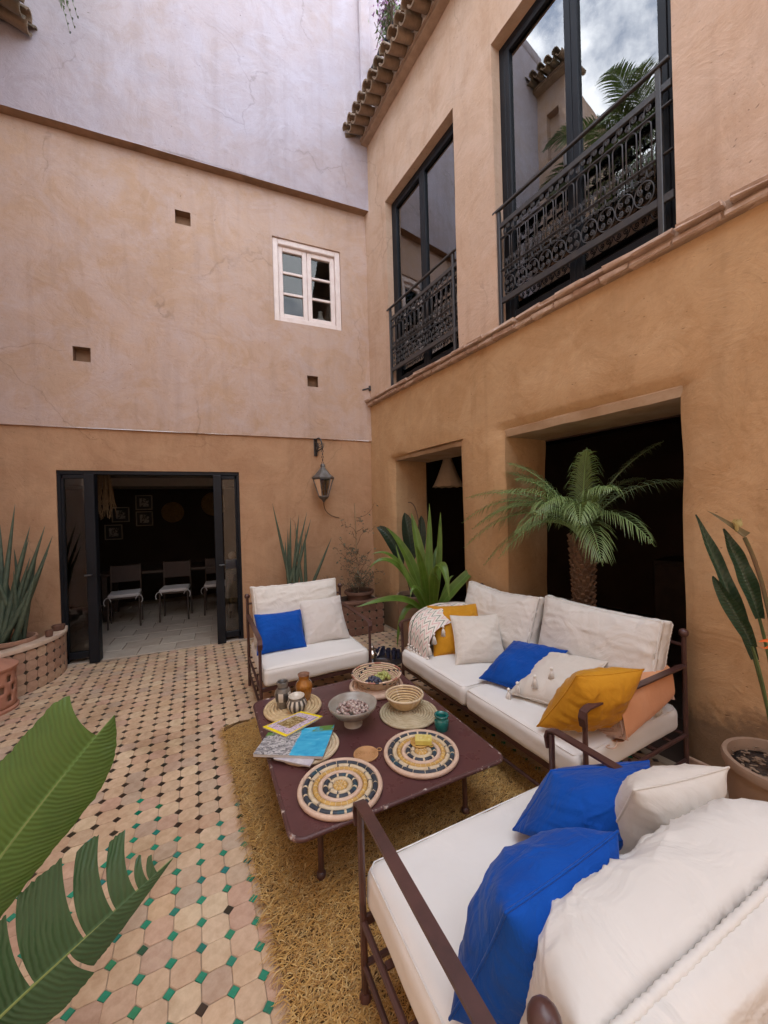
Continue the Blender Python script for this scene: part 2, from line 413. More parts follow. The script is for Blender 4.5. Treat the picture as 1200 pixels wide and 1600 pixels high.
M_IRON = plain('black wrought iron', (.035, .035, .040), (.05, .048, .046), 20, .38, bs=90, bstr=.25)
M_GLASS = glassmat('window glass', (.62, .66, .67), 2.5)
M_GLASSD = glassmat('door glass', (.55, .57, .57), 1.6)
M_WHITEP = plain('chalky pink white paint', (.78, .69, .65), (.70, .60, .56), 9, .55, bs=40, bstr=.1)
M_SLAB = randmat('pale stone slab', ((0, (.44, .37, .30)), (.4, (.50, .43, .35)), (.8, (.40, .33, .265)), (1, (.47, .39, .31))), rough=.45, bs=25, bstr=.2, noise_mix=.4, nscale=6)
M_EARTH = plain('bare earth', (.30, .22, .15), (.22, .16, .10), 1.5, .95, bs=6, bstr=.5, bd=.05)
M_SOIL = plain('dark potting soil', (.07, .045, .03), (.03, .02, .014), 60, .95, bs=70, bstr=1.0, bd=.02)

# ------------------------------------------------------------------ ground and tiled floor
mb = MB()
mb.grid(lambda u, v: Vector((-180+360*u, -180+360*v, -.06)), 12, 12)
tag(mb.build('ground', M_EARTH, smooth=False), kind='structure')
LO = Vector((-2.17636, -3.8172, 0)); TH = .06304; TS = .10005
EX = Vector((math.cos(TH), math.sin(TH), 0)); EY = Vector((-math.sin(TH), math.cos(TH), 0))
mb = MB(); mb.add([Vector((-4.42, -7.2, -.0035)), Vector((.98, -7.2, -.0035)), W(.0, .1, -.0035), Vector((-4.42, .3, -.0035))], [(0, 1, 2, 3)])
floor_o = tag(mb.build('floor', M_GROUT, smooth=False), kind='structure')
CUT = .0202
def octo(rs, jit=.0022, gap=.0011, h=.0075):
    a = TS/2-gap; c = CUT+.0008
    P = [(a-c, -a), (a, -a+c), (a, a-c), (a-c, a), (-a+c, a), (-a, a-c), (-a, -a+c), (-a+c, -a)]
    P = [(x+rs.uniform(-jit, jit)*.5, y+rs.uniform(-jit, jit)*.5) for x, y in P]
    zt = [rs.uniform(-.0007, .0007) for _ in P]
    vs = [Vector((x*.965, y*.965, zt[k]*.6)) for k, (x, y) in enumerate(P)]+[Vector((x, y, -.0018)) for x, y in P]+[Vector((x, y, -h)) for x, y in P]
    fs = [tuple(range(8))]+[(k, k+8, (k+1) % 8+8, (k+1) % 8) for k in range(8)]+[(k+8, k+16, (k+1) % 8+16, (k+1) % 8+8) for k in range(8)]
    return vs, fs
def dotg(rs, h=.0075):
    a = CUT-.0003
    P = [(a, 0), (0, a), (-a, 0), (0, -a)]
    P = [(x+rs.uniform(-.0013, .0013), y+rs.uniform(-.0013, .0013)) for x, y in P]
    vs = [Vector((x*.95, y*.95, 0)) for x, y in P]+[Vector((x, y, -.001)) for x, y in P]+[Vector((x, y, -h)) for x, y in P]
    fs = [(0, 1, 2, 3)]+[(k, k+4, (k+1) % 4+4, (k+1) % 4) for k in range(4)]+[(k+4, k+8, (k+1) % 4+8, (k+1) % 4+4) for k in range(4)]
    return vs, fs
def in_rug(p):   # rug quad
    q = Matrix.Rotation(-RUG_A, 3, 'Z') @ (p-RUG_C)
    return abs(q.x) < RUG_W/2-.06 and abs(q.y) < RUG_L/2-.06
RUG_A = R(6.3); RUG_W, RUG_L = 1.62, 3.0
RUG_C = Vector((-2.11, -2.17, 0))+Matrix.Rotation(RUG_A, 3, 'Z') @ Vector((RUG_W/2, -RUG_L/2, 0))
def project(p):
    d = p-CAM; z = d.dot(fwd)
    return (600+597.585*d.dot(cr)/z, 800-597.585*d.dot(cu)/z, z) if z > .05 else None
cells, dots = [], []
for i in range(-30, 34):
    for j in range(-36, 44):
        for kind_, off in ((0, .5), (1, 0.)):
            p = LO+EX*(i+off)*TS+EY*(j+off)*TS; p = p+Vector((nz(p.x*2.2, p.y*2.2, 1), nz(p.x*2.2, p.y*2.2, 7), 0))*.007
            lx = CA*p.x+SA*p.y
            if not (p.x > -4.36 and lx < -.05 and -7.0 < p.y < -.04): continue
            q = project(p); vis = q is not None and -20 < q[0] < 1220 and q[1] < 1620 and not in_rug(p)
            (cells if kind_ == 0 else dots).append((q[2] if vis else 99, p))
cells.sort(key=lambda t: t[0]); dots.sort(key=lambda t: t[0])
rs = random.Random(3)
ometa = []
for k in range(10):
    m_ = MB(); m_.add(*octo(rs)); ometa.append(m_.mesh('tile', M_TILE, smooth=False))
dmeta = {}
for mt in (M_GREEN, M_DARKG):
    dmeta[mt] = []
    for k in range(4):
        m_ = MB(); m_.add(*dotg(rs)); dmeta[mt].append(m_.mesh('cabochon', mt, smooth=False))
def dmat(p):
    e = (p-LO).dot(EY)+.11*(p-LO).dot(EX)
    g = -e+.86+rs.uniform(-.22, .22)
    return M_GREEN if g > 0 and rs.random() > .06 else M_DARKG
for d_, p in cells[:300]:
    inst(rs.choice(ometa), 'tile', floor_o, (p.x, p.y, rs.uniform(-.0012, .0012)), (rs.uniform(-.013, .013), rs.uniform(-.013, .013), TH+rs.choice((0, 1, 2, 3))*math.pi/2))
for d_, p in dots[:300]:
    inst(rs.choice(dmeta[dmat(p)]), 'cabochon', floor_o, (p.x, p.y, rs.uniform(-.0006, .0004)), (0, 0, TH+rs.uniform(-.06, .06)))
mt_, md = MB(), MB()
Rz = Matrix.Rotation(TH, 3, 'Z')
for d_, p in cells[300:]:
    vs_, fs_ = octo(rs, h=.006); mt_.cr = rs.random(); dz = Vector((p.x, p.y, rs.uniform(-.0006, .0008))); mt_.add([Rz @ v+dz for v in vs_], fs_)
for d_, p in dots[300:]:
    vs_, fs_ = dotg(rs, h=.006); md.cr = rs.random(); md.cm = 0 if dmat(p) is M_GREEN else 1; dz = Vector((p.x, p.y, 0)); md.add([Rz @ v+dz for v in vs_], fs_)
mt_.build('tile_field', M_TILE, floor_o, smooth=False, kind='stuff')
md.build('cabochon_field', [M_GREEN, M_DARKG], floor_o, smooth=False, kind='stuff')

# ------------------------------------------------------------------ plastered walls with real openings
def wall_sheet(mb, frame, us, vs_, holes, depth, step=.16, amp=.010, soft=.0, wob=0, seed=0, hood=None):
    """frame(u, v, w) -> Vector; w grows into the wall. holes: (u0,u1,v0,v1,soft,depth)"""
    U, V = {us[0], us[1]}, {vs_[0], vs_[1]}
    for h in holes:
        for e in h[:2]: U.add(e)
        for e in h[2:4]: V.add(e)
        if h[4]:
            for e in (-h[4], h[4]):
                U.update((h[0]-abs(e), h[1]+abs(e))); V.update((h[2]-abs(e), h[3]+abs(e)))
    def fill(q, lo, hi):
        q = sorted(x for x in q if lo-1e-6 <= x <= hi+1e-6); o = [q[0]]
        for a, b in zip(q, q[1:]):
            if b-a < 1e-5: continue
            n = max(1, round((b-a)/step)); o += [a+(b-a)*k/n for k in range(1, n+1)]
        return o
    U = fill(U, *us); V = fill(V, *vs_)
    def inside(u, v, pad=0): return any(h[0]+pad < u < h[1]-pad and h[2]+pad < v < h[3]-pad for h in holes)
    def onedge(u, v):
        for h in holes:
            if h[0]-1e-5 <= u <= h[1]+1e-5 and h[2]-1e-5 <= v <= h[3]+1e-5: return h
        return None
    def P(u, v, w=0):
        h = onedge(u, v); ww = w
        n_ = amp*(nz(u*.9+seed, v*.9, seed)+.45*nz(u*2.7, v*2.7, seed+5))
        du = dv = 0
        if h is not None and h[4]:
            if w == 0: ww += h[4]*.55
            du = h[4]*.35*nz(u*1.5+3, v*2.2, seed+w); dv = h[4]*.45*nz(u*2.2+9, v*1.5, seed+w*.7)
            if abs(v) < .02: dv = 0
        if hood:
            for (a, b, z, s_) in hood:
                if a-.1 < u < b+.12: ww -= s_*math.exp(-((v-z)/.07)**2)*min(1, max(0, (u-a+.1)/.2), max(0, (b+.12-u)/.2))
        return frame(u+du, v+dv, ww+(n_ if w == 0 else 0))
    idx = {}; vs2 = []; fs = []
    def vid(u, v):
        k = (round(u, 5), round(v, 5))
        if k not in idx: idx[k] = len(vs2); vs2.append(P(u, v))
        return idx[k]
    for a, b in zip(U, U[1:]):
        for c, d in zip(V, V[1:]):
            if not inside((a+b)/2, (c+d)/2): fs.append((vid(a, c), vid(b, c), vid(b, d), vid(a, d)))
    mb.add(vs2, fs)
    for h in holes:                   # reveals
        dp = h[5]; nw = 4 if dp > .3 else 2
        uu = [u for u in U if h[0]-1e-5 <= u <= h[1]+1e-5]; vv = [v for v in V if h[2]-1e-5 <= v <= h[3]+1e-5]
        sides = [[(u, h[3]) for u in uu], [(h[0], v) for v in vv], [(h[1], v) for v in vv]]
        if h[2] > vs_[0]+1e-4: sides.append([(u, h[2]) for u in uu])
        mb.cm = h[6] if len(h) > 6 else 0
        for sd_ in sides:
            rows = []; o = []
            for k in range(nw+1):
                w = dp*k/nw; w = w if k == 0 else max(w, (h[4] or 0)*1.2*min(1, k))
                rows.append([P(u, v, w) for u, v in sd_])
            n = len(sd_); o = [p for r_ in rows for p in r_]
            mb.add(o, [(k*n+i, k*n+i+1, (k+1)*n+i+1, (k+1)*n+i) for k in range(nw) for i in range(n-1)])
        mb.cm = 0

# back wall: three bands, each overhanging the one below
back = thing('back_wall', 'tall plastered end wall, ochre below and tinted with sky light above, with the small white window and glass doors', 'wall')
fb = lambda off: (lambda u, v, w: Vector((u, off+w, v)))
NI = [(-2.412, 5.318, .17), (-3.479, 3.495, .165), (-.85, 3.461, .15)]
mb = MB(); wall_sheet(mb, fb(0.), (-4.45, .45), (0, 2.664), [(-3.757, -1.852, 0., 2.185, 0, .22)], .2, seed=1); mb.build('wall_section', [M_BACK_LO, M_NICHE], back, angle=50)
mb = MB()
hs = [(-1.345, -.40, 4.238, 5.372, 0, .16)]+[(x-s/2, x+s/2, z-s/2, z+s/2, 0, .11, 1) for x, z, s in NI[0:3]]
wall_sheet(mb, fb(-.028), (-4.45, .45), (2.664, 5.985), hs, .2, seed=2)
mb.add([(-4.45, -.028, 2.664), (.45, -.028, 2.664), (.45, .02, 2.664), (-4.45, .02, 2.664)], [(0, 1, 2, 3)])
mb.cm = 1
for x, z, s in NI:
    mb.add([(x-s/2, .08, z-s/2), (x+s/2, .08, z-s/2), (x+s/2, .08, z+s/2), (x-s/2, .08, z+s/2)], [(0, 1, 2, 3)])
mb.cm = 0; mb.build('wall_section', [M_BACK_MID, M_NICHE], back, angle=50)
mb = MB(); wall_sheet(mb, fb(-.15), (-4.45, 4.5), (5.985, 11.3), [], .2, step=.2, seed=3)
n0 = 24
for k in range(n0):      # rough underside of the step, its shade painted in as dark brown
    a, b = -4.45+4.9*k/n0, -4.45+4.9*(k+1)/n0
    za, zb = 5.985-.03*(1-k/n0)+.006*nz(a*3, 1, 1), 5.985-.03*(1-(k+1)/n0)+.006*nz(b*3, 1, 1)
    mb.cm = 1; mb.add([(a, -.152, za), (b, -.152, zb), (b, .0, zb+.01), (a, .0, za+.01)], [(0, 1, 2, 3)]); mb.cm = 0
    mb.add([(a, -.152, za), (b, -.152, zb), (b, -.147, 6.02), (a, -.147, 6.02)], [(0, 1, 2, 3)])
mb.box((0, .2, 11.42), (9.2, .75, .22), bev=.03)
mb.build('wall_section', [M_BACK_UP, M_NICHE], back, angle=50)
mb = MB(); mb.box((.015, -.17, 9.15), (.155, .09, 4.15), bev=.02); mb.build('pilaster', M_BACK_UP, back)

# right wall (its own frame, turned 7.5 degrees)
right = thing('right_wall', 'plastered side wall with two tall steel windows over two dark ground-floor openings', 'wall', (0, 0, 0), AL)
fr_ = lambda off: (lambda u, v, w: Vector((off+w, u, v)))
OP = [(-1.95, -.62, 0., 2.345, .06, .55), (-3.915, -2.53, 0., 2.355, .075, .60)]
WN = [(-1.985, -.600, 3.30, 5.80, .0, .16), (-3.93, -2.52, 3.30, 5.885, .0, .16)]
mb = MB(); wall_sheet(mb, fr_(0.), (-7.4, .06), (0, 3.175), OP, .6, step=.13, amp=.014, seed=11, hood=[(-1.95, -.62, 2.50, .016), (-3.915, -2.53, 2.53, .03)])
mb.build('wall_section', M_RIGHT_LO, right, angle=60)
mb = MB(); wall_sheet(mb, fr_(0.), (-7.4, .06), (3.275, 7.0), WN, .2, step=.15, amp=.012, seed=12)
mb.add([(-.001, .06, 3.275), (-.001, -7.4, 3.275), (.25, -7.4, 3.275), (.25, .06, 3.275)], [(0, 1, 2, 3)])
mb.build('wall_section', M_RIGHT_UP, right, angle=60)
for (y0, y1, z0, z1) in ((-1.96, -.61, 2.30, 2.352), (-3.93, -2.52, 2.283, 2.362)):
    mb = MB(); n = 14; vs_ = []
    for i in range(n+1):
        y = y0+(y1-y0)*i/n; e = .012*nz(y*3, 1, z0)
        for (x, z) in ((.045+e, z1), (.035+e, z1-.02), (.05+e*1.5, z0+.008*nz(y*6, 2, 1)), (.30, z0+.004), (.595, z0)): vs_.append((x, y, z))
    mb.add(vs_, [(i*5+k, i*5+k+1, (i+1)*5+k+1, (i+1)*5+k) for i in range(n) for k in range(4)]); mb.build('lintel', M_LINT, right, angle=40)
mb = MB(); mb.box((-.012, -5.66, .045), (.022, 3.46, .09), bev=.004); mb.build('skirting', M_PTILE, right)
# brick string course: every brick a piece
bmesh_v = []
rs = random.Random(5)
for k in range(6):
    m_ = MB(); m_.cr = 0; m_.box((0, 0, 0), (.16, .232, .038), bev=.007)
    for i, p in enumerate(m_.v): m_.v[i] = (p[0]+rs.uniform(-.010, .010), p[1]+rs.uniform(-.007, .007), p[2]+rs.uniform(-.006, .006))
    bmesh_v.append(m_.mesh('brick', M_BRICK, smooth=False))
mb = MB(); mb.box((.03, -3.67, 3.225), (.13, 7.46, .096), bev=.004); course = mb.build('string_course', M_MORTAR, right)
y = .02
while y > -7.3:
    L = rs.uniform(.62, 1.05)
    inst(rs.choice(bmesh_v), 'brick', course, (.028+rs.uniform(-.008, .006), y-.12*L, 3.198), (rs.uniform(-.02, .02), rs.uniform(-.03, .03), rs.uniform(-.02, .02)), (1, L, 1))
    L2 = rs.uniform(.9, 1.05)
    inst(rs.choice(bmesh_v), 'brick', course, (.008+rs.uniform(-.014, .006), y-.03-.12*L2, 3.246), (rs.uniform(-.04, .04), rs.uniform(-.05, .05), rs.uniform(-.02, .02)), (1, L2, .9))
    y -= .241*L

# eaves: barrel tiles over a corbel of brick lips
def barrel(mat_, L=.40, r1=.068, r2=.052):
    m_ = MB(); n = 9; vs = []
    for t, rr in ((0, r1), (1, r2)):
        for k in range(n+1):
            a = math.pi*k/n
            for q in (0, .016): vs.append(Vector((L*(t-.5), (rr-q)*math.cos(a), (rr-q)*math.sin(a))))
    w = 2*(n+1); fs = []
    for k in range(n):
        a = 2*k; fs += [(a, a+2, w+a+2, w+a), (a+1, w+a+1, w+a+3, a+3), (a, a+1, a+3, a+2), (w+a, w+a+2, w+a+3, w+a+1)]
    fs += [(0, w, w+1, 1), (2*n, 2*n+1, w+2*n+1, w+2*n)]
    m_.add(vs, fs); return m_.mesh('roof_tile', mat_, smooth=True, angle=50)
BAR = barrel(M_ROOF)
def eave(parent, y0, y1, z, over, sgn=-1, rows=2):
    """runs along local y from y0 to y1; tiles overhang towards sgn*x"""
    mb = MB(); mb.box((sgn*over*.18, (y0+y1)/2, z-.07), (over*.5, abs(y1-y0), .035), bev=.006)
    mb.box((sgn*over*.02, (y0+y1)/2, z-.035), (over*.9, abs(y1-y0), .03), bev=.006)
    slab = mb.build('eave_board', M_MORTAR, parent)
    n = int(abs(y1-y0)/.152); rs_ = random.Random(int(z*10))
    for k in range(n):
        yy = y0+(y1-y0)*(k+.5)/n
        for r_ in range(rows):
            x = sgn*(over*.62-.36*r_); zz = z+.035+.10*r_
            inst(BAR, 'roof_tile', slab, (x, yy+rs_.uniform(-.012, .012), zz), (math.pi, -.26, math.pi*(sgn > 0)+rs_.uniform(-.04, .04)))          # trough
            inst(BAR, 'roof_tile', slab, (x+sgn*.02, yy+.076+rs_.uniform(-.012, .012), zz+.03), (0, -.26, math.pi*(sgn > 0)+rs_.uniform(-.05, .05)))   # cover
eave(right, .0, -7.3, 6.99, .23)
# roof slope behind the eave and the pale terrace wall over it
mb = MB(); mb.box((1.2, -3.6, 7.06), (2.6, 7.4, .16)); mb.build('roof_slab', M_TERR, right)
# ------------------------------------------------------------------ rooms behind the openings
def room(name, pts_world, z0, z1, mats, skip=()):
    """closed shell on a plan polygon; skip = indices of the sides left open"""
    mb = MB(); n = len(pts_world)
    for i in range(n):
        if i in skip: continue
        a, b = pts_world[i], pts_world[(i+1) % n]; mb.cm = 0
        mb.add([(a[0], a[1], z0), (b[0], b[1], z0), (b[0], b[1], z1), (a[0], a[1], z1)], [(0, 1, 2, 3)])
    mb.cm = 1; mb.add([(p[0], p[1], z1) for p in pts_world], [tuple(range(n))])
    mb.cm = 2; mb.add([(p[0], p[1], z0) for p in pts_world], [tuple(range(n))])
    return tag(mb.build(name, mats, smooth=False), kind='structure')
w2 = lambda x, y: (W(x, y, 0).x, W(x, y, 0).y)
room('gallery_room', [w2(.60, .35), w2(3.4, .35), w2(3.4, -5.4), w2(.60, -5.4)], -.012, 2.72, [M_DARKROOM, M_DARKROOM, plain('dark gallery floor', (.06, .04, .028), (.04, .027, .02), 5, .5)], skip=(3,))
mb = MB()      # inner faces of the wall round the two openings
for a, b in ((.35, -.56), (-2.01, -2.47), (-3.975, -5.4)):
    p, q = W(.598, a, 0), W(.598, b, 0); mb.add([(p.x, p.y, 0), (q.x, q.y, 0), (q.x, q.y, 2.72), (p.x, p.y, 2.72)], [(0, 1, 2, 3)])
for a, b, z in ((-.56, -2.01, 2.30), (-2.47, -3.975, 2.27)):
    p, q = W(.598, a, 0), W(.598, b, 0); mb.add([(p.x, p.y, z), (q.x, q.y, z), (q.x, q.y, 2.72), (p.x, p.y, 2.72)], [(0, 1, 2, 3)])
p_ = [W(0, -.5, -.008), W(.62, -.5, -.008), W(.62, -4.1, -.008), W(0, -4.1, -.008)]; mb.add(p_, [(0, 1, 2, 3)])
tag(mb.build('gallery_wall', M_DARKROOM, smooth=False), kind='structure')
room('upper_room', [w2(.30, .3), w2(3.2, .3), w2(3.2, -5.2), w2(.30, -5.2)], 3.2, 6.25, [M_ROOMGREY, M_CEIL, M_ROOMGREY], skip=(3,))
DR = [(-4.7, .22), (-4.7, 3.4), (-.9, 3.4), (-.9, .22)]
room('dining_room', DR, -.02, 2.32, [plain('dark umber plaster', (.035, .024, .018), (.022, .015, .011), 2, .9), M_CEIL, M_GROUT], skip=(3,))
mb = MB()
mb.add([(-4.7, .221, 0), (-3.76, .221, 0), (-3.76, .221, 2.32), (-4.7, .221, 2.32)], [(0, 1, 2, 3)])
mb.add([(-1.85, .221, 0), (-.9, .221, 0), (-.9, .221, 2.32), (-1.85, .221, 2.32)], [(0, 1, 2, 3)])
mb.add([(-3.76, .221, 2.19), (-1.85, .221, 2.19), (-1.85, .221, 2.32), (-3.76, .221, 2.32)], [(0, 1, 2, 3)])
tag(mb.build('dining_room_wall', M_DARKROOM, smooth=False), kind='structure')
mb = MB(); mb.box((-2.8, 2.9, 2.245), (3.8, .9, .14)); tag(mb.build('ceiling_beam', M_CEIL, smooth=False), kind='structure')
mb = MB(); mb.add([(-4.7, -.02, -.004), (-.9, -.02, -.004), (-.9, 3.4, -.004), (-4.7, 3.4, -.004)], [(0, 1, 2, 3)])
dfl = tag(mb.build('dining_floor', M_GROUT, smooth=False), kind='structure')
m_ = MB(); m_.box((0, 0, 0), (.394, .294, .012), bev=.003); SLB = m_.mesh('slab', M_SLAB, smooth=False)
rs = random.Random(9)
for i in range(8):
    for j in range(10):
        x = -4.45+.4*i+(.2 if j % 2 else 0); yy = .135+.3*j
        if x > -1.2: continue
        inst(SLB, 'slab', dfl, (x, yy, rs.uniform(-.0015, .001)), (rs.uniform(-.004, .004), rs.uniform(-.004, .004), 0))

# ------------------------------------------------------------------ windows, doors
def rect_frame(mb, c, w, h, t, d, axis='x', bev=.004):
    """frame in the plane (axis, z), centred at c, outer size w x h, bar width t, depth d"""
    cx, cy, cz = c
    for s in (-1, 1):
        if axis == 'x':
            mb.box((cx+s*(w-t)/2, cy, cz), (t, d, h), bev=bev); mb.box((cx, cy, cz+s*(h-t)/2), (w-2*t, d, t), bev=bev)
        else:
            mb.box((cx, cy+s*(w-t)/2, cz), (d, t, h), bev=bev); mb.box((cx, cy, cz+s*(h-t)/2), (d, w-2*t, t), bev=bev)
M_GLASSW = glassmat('casement glass', (.7, .72, .72), 1.38)
# small white casement in the back wall
wc = (-.8725, 4.805); ww, wh = .945, 1.134
mb = MB(); rect_frame(mb, (wc[0], .045, wc[1]), ww, wh, .075, .10, bev=.008)
win = mb.build('window', M_WHITEP, back, angle=30); win['label'] = 'small white casement window with six panes'
for s in (-1, 1):
    cw = (ww-.15)/2; cx = wc[0]+s*cw/2
    mb = MB(); rect_frame(mb, (cx, .062, wc[1]), cw-.004, wh-.154, .062, .055, bev=.006)
    for k in (-1, 1): mb.box((cx, .062, wc[1]+k*(wh-.154-.11)/6), (cw-.13, .04, .034), bev=.005)
    mb.build('casement', M_WHITEP, win, angle=30)
    for k in range(3):
        m_ = MB(); m_.box((cx, .066, wc[1]+(k-1)*(wh-.154-.11)/3), (cw-.128, .006, (wh-.154-.11)/3-.03)); m_.build('pane', M_GLASSW, win, smooth=False)
mb = MB(); mb.add([(-1.6, 1.6, 4.0), (0, 1.6, 4.0), (0, 1.6, 5.6), (-1.6, 1.6, 5.6)], [(0, 1, 2, 3)])
mb.add([(-1.6, .13, 4.0), (-1.6, 1.6, 4.0), (-1.6, 1.6, 5.6), (-1.6, .13, 5.6)], [(0, 1, 2, 3)])
mb.add([(-.0, .13, 4.0), (0, 1.6, 4.0), (0, 1.6, 5.6), (0, .13, 5.6)], [(0, 1, 2, 3)])
mb.add([(-1.6, .13, 4.2), (0, .13, 4.2), (0, 1.6, 4.2), (-1.6, 1.6, 4.2)], [(0, 1, 2, 3)])
mb.add([(-1.6, .13, 5.6), (0, .13, 5.6), (0, 1.6, 5.6), (-1.6, 1.6, 5.6)], [(0, 1, 2, 3)])
tag(mb.build('window_room', plain('grey back room', (.16, .14, .125), (.12, .10, .09), 2, .9), smooth=False), kind='structure')
mb = MB(); mb.lathe([(.05, 0), (.085, .03), (.10, .11), (.075, .2), (.035, .25), (.028, .32), (.034, .33), (.02, .325), (.01, .1)], n=20)
solo(mb, 'vase', plain('white bisque', (.72, .68, .63), (.6, .56, .5), 8, .6), 'pale vase standing inside the small white window', 'vase', loc=(-.66, .19, 4.235))
mb = MB(); mb.box((0, 0, .06), (.09, .03, .12), bev=.004)
solo(mb, 'picture_card', plain('grey card', (.42, .40, .37), (.2, .2, .2), 30, .7), 'small card propped inside the lower left pane of the white window', 'card', loc=(-1.19, .16, 4.24))

# steel windows with wrought balconettes in the right wall
def scroll_mesh():
    m_ = MB()
    a = spiral((-.028, 0, .0), .002, .022, -2.2*math.pi, .0, 22, (0, 1, 0), (0, 0, 1))
    m_.tube(spiral((0, -.026, .012), .003, .021, -3.4*math.pi, .5*math.pi, 26, (0, 1, 0), (0, 0, 1)) ,   .0038, 5)
    m_.tube(spiral((0, .026, -.012), .003, .021, -2.4*math.pi, 1.5*math.pi, 26, (0, 1, 0), (0, 0, 1)),   .0038, 5)
    m_.tube([(0, -.026, .033), (0, .0, .03), (0, .008, 0), (0, .012, -.02), (0, .026, -.033)],   .0038, 5)
    return m_.mesh('scroll', M_IRON, angle=180)
def curl_mesh():
    m_ = MB()
    for s in (-1, 1):
        m_.tube([Vector((0, s*p.y, p.z)) for p in spiral((0, .030, .03), .003, .024, -3*math.pi, .9*math.pi, 26, (0, 1, 0), (0, 0, 1))]+[Vector((0, s*.004, .01)), Vector((0, s*.002, -.045))], .0036, 5)
        m_.tube([Vector((0, s*p.y, p.z)) for p in spiral((0, .027, -.035), .003, .020, 3*math.pi, -.9*math.pi, 24, (0, 1, 0), (0, 0, 1))], .0034, 5)
    return m_.mesh('scroll', M_IRON, angle=180)
def ring_mesh():
    m_ = MB()
    m_.tube([(0, .062*math.cos(a), .062*math.sin(a)) for a in [2*math.pi*k/24 for k in range(24)]],   .0038, 5, closed=True)
    for k in range(4):
        a = k*math.pi/2+.78; c_ = (0, .034*math.cos(a), .034*math.sin(a))
        m_.tube(spiral(c_, .002, .019, a-3*math.pi, a+.4, 20, (0, 1, 0), (0, 0, 1)), .004, 5)
    return m_.mesh('scroll', M_IRON, angle=180)
def arch_mesh(w, h):
    m_ = MB(); r_ = w/2-.012
    m_.tube([(0, -r_, -h/2)]+[(0, r_*math.cos(a), h/2-r_+r_*math.sin(a)) for a in [math.pi-math.pi*k/8 for k in range(9)]]+[(0, r_, -h/2)], .0048, 6)
    return m_.mesh('baluster', M_IRON, angle=180)
SC, CU, RI, AR = scroll_mesh(), curl_mesh(), ring_mesh(), arch_mesh(.094, .27)
def steel_window(y0, y1, z0, z1, lab):
    yc, zc, w, h = (y0+y1)/2, (z0+z1)/2, abs(y1-y0), z1-z0
    mb = MB(); rect_frame(mb, (.135, yc, zc), w, h, .062, .07, 'y')
    o = mb.build('window', M_IRONB, right, angle=30); o['label'] = lab
    for s in (-1, 1):
        cy = yc+s*(w-.124)/4; cw = (w-.124)/2
        mb = MB(); rect_frame(mb, (.125, cy, zc), cw-.003, h-.13, .052, .055, 'y'); mb.build('casement', M_IRONB, o, angle=30)
        m_ = MB(); m_.box((.128, cy, zc), (.006, cw-.11, h-.235)); m_.build('pane', M_GLASS, o, smooth=False)
    mb = MB(); mb.box((.088, yc+.06, z0+1.06), (.02, .025, .12), bev=.004); mb.build('handle', M_IRON, o)
    # balconette
    X = .022
    r_ = MB(); r_.box((X-.012, yc+.03, z0+1.05), (.030, w+.02, .024), bev=.005); rail = r_.build('balconette', M_IRON, right, angle=30); rail['label'] = 'black wrought-iron balcony rail with scrolls'
    for zz, tk in ((z0+.905, .045), (z0+.79, .012), (z0+.50, .010), (z0+.225, .052)):
        m_ = MB(); m_.box((X+.004, yc, zz), (.026, w-.03, tk), bev=.003); m_.build('rail_bar', M_IRON, rail, angle=30)
    for yy in (y0-.02, y1+.085):
        m_ = MB(); m_.box((X, yy, z0+.53), (.032, .032, 1.04), bev=.004); m_.build('rail_post', M_IRON, rail, angle=30)
    a, b = y1+.12, y0-.06; n = int((b-a)/.085); st = (b-a)/n
    for k in range(n):
        yy = a+st*(k+.5)
        inst(SC, 'scroll', rail, (X, yy, z0+.847), (0, 0, 0), (1, st/.104, 1.2))
        inst(AR, 'baluster', rail, (X, yy, z0+.645), sc=(1, st/.094, 1))
        inst(CU, 'scroll', rail, (X, yy, z0+.535), sc=(1, st/.108, .9))
        inst(CU, 'scroll', rail, (X, yy, z0+.455), (math.pi, 0, 0), sc=(1, st/.108, .62))
    n2 = int((b-a)/.118); st2 = (b-a)/n2
    for k in range(n2): inst(RI, 'scroll', rail, (X, a+st2*(k+.5), z0+.335), sc=(1, st2/.13, 1.25))
    return o
steel_window(-.600, -1.985, 3.30, 5.80, 'narrower steel window nearer the corner')
steel_window(-2.52, -3.93, 3.30, 5.885, 'steel window reflecting the cloudy sky')
# shutter hook by the corner
mb = MB(); mb.box((-.012, .0, 0), (.022, .035, .075), bev=.004); mb.tube([(-.02, 0, .0), (-.05, .01, -.005), (-.12, .035, -.03)], .011, 6)
mb.build('shutter_hook', M_IRON, right, loc=(0, -.045, 3.44))
# curtains and pampas behind the panes
def curtain(x, y0, y1, z0, z1, lab):
    mb = MB(); mb.grid(lambda u, v: W(x+.03*math.sin(u*26)+.01*math.sin(u*61), y0+(y1-y0)*u, z0+(z1-z0)*v), 60, 6)
    return solo(mb, 'curtain', fabric('grey voile', (.62, .60, .57), (.52, .5, .48)), lab, 'curtain', angle=180)
curtain(.34, -2.56, -2.86, 3.28, 5.8, 'grey curtain hanging behind the window that reflects the sky')
curtain(.34, -.64, -.98, 3.28, 5.7, 'grey curtain hanging behind the window nearer the corner')
pv = thing('pampas_vase', 'dry straw pampas plumes in a vase behind the window nearer the corner', 'dried plant', W(.62, -1.05, 3.2))
mb = MB(); mb.lathe([(.09, 0), (.12, .1), (.10, .5), (.07, .6), (.08, .64), (.05, .62), (.03, .2)], n=18); mb.build('vase', plain('pale basket vase', (.55, .5, .42), (.4, .35, .28), 40, .8), pv)
mb = MB(); rs = random.Random(4)
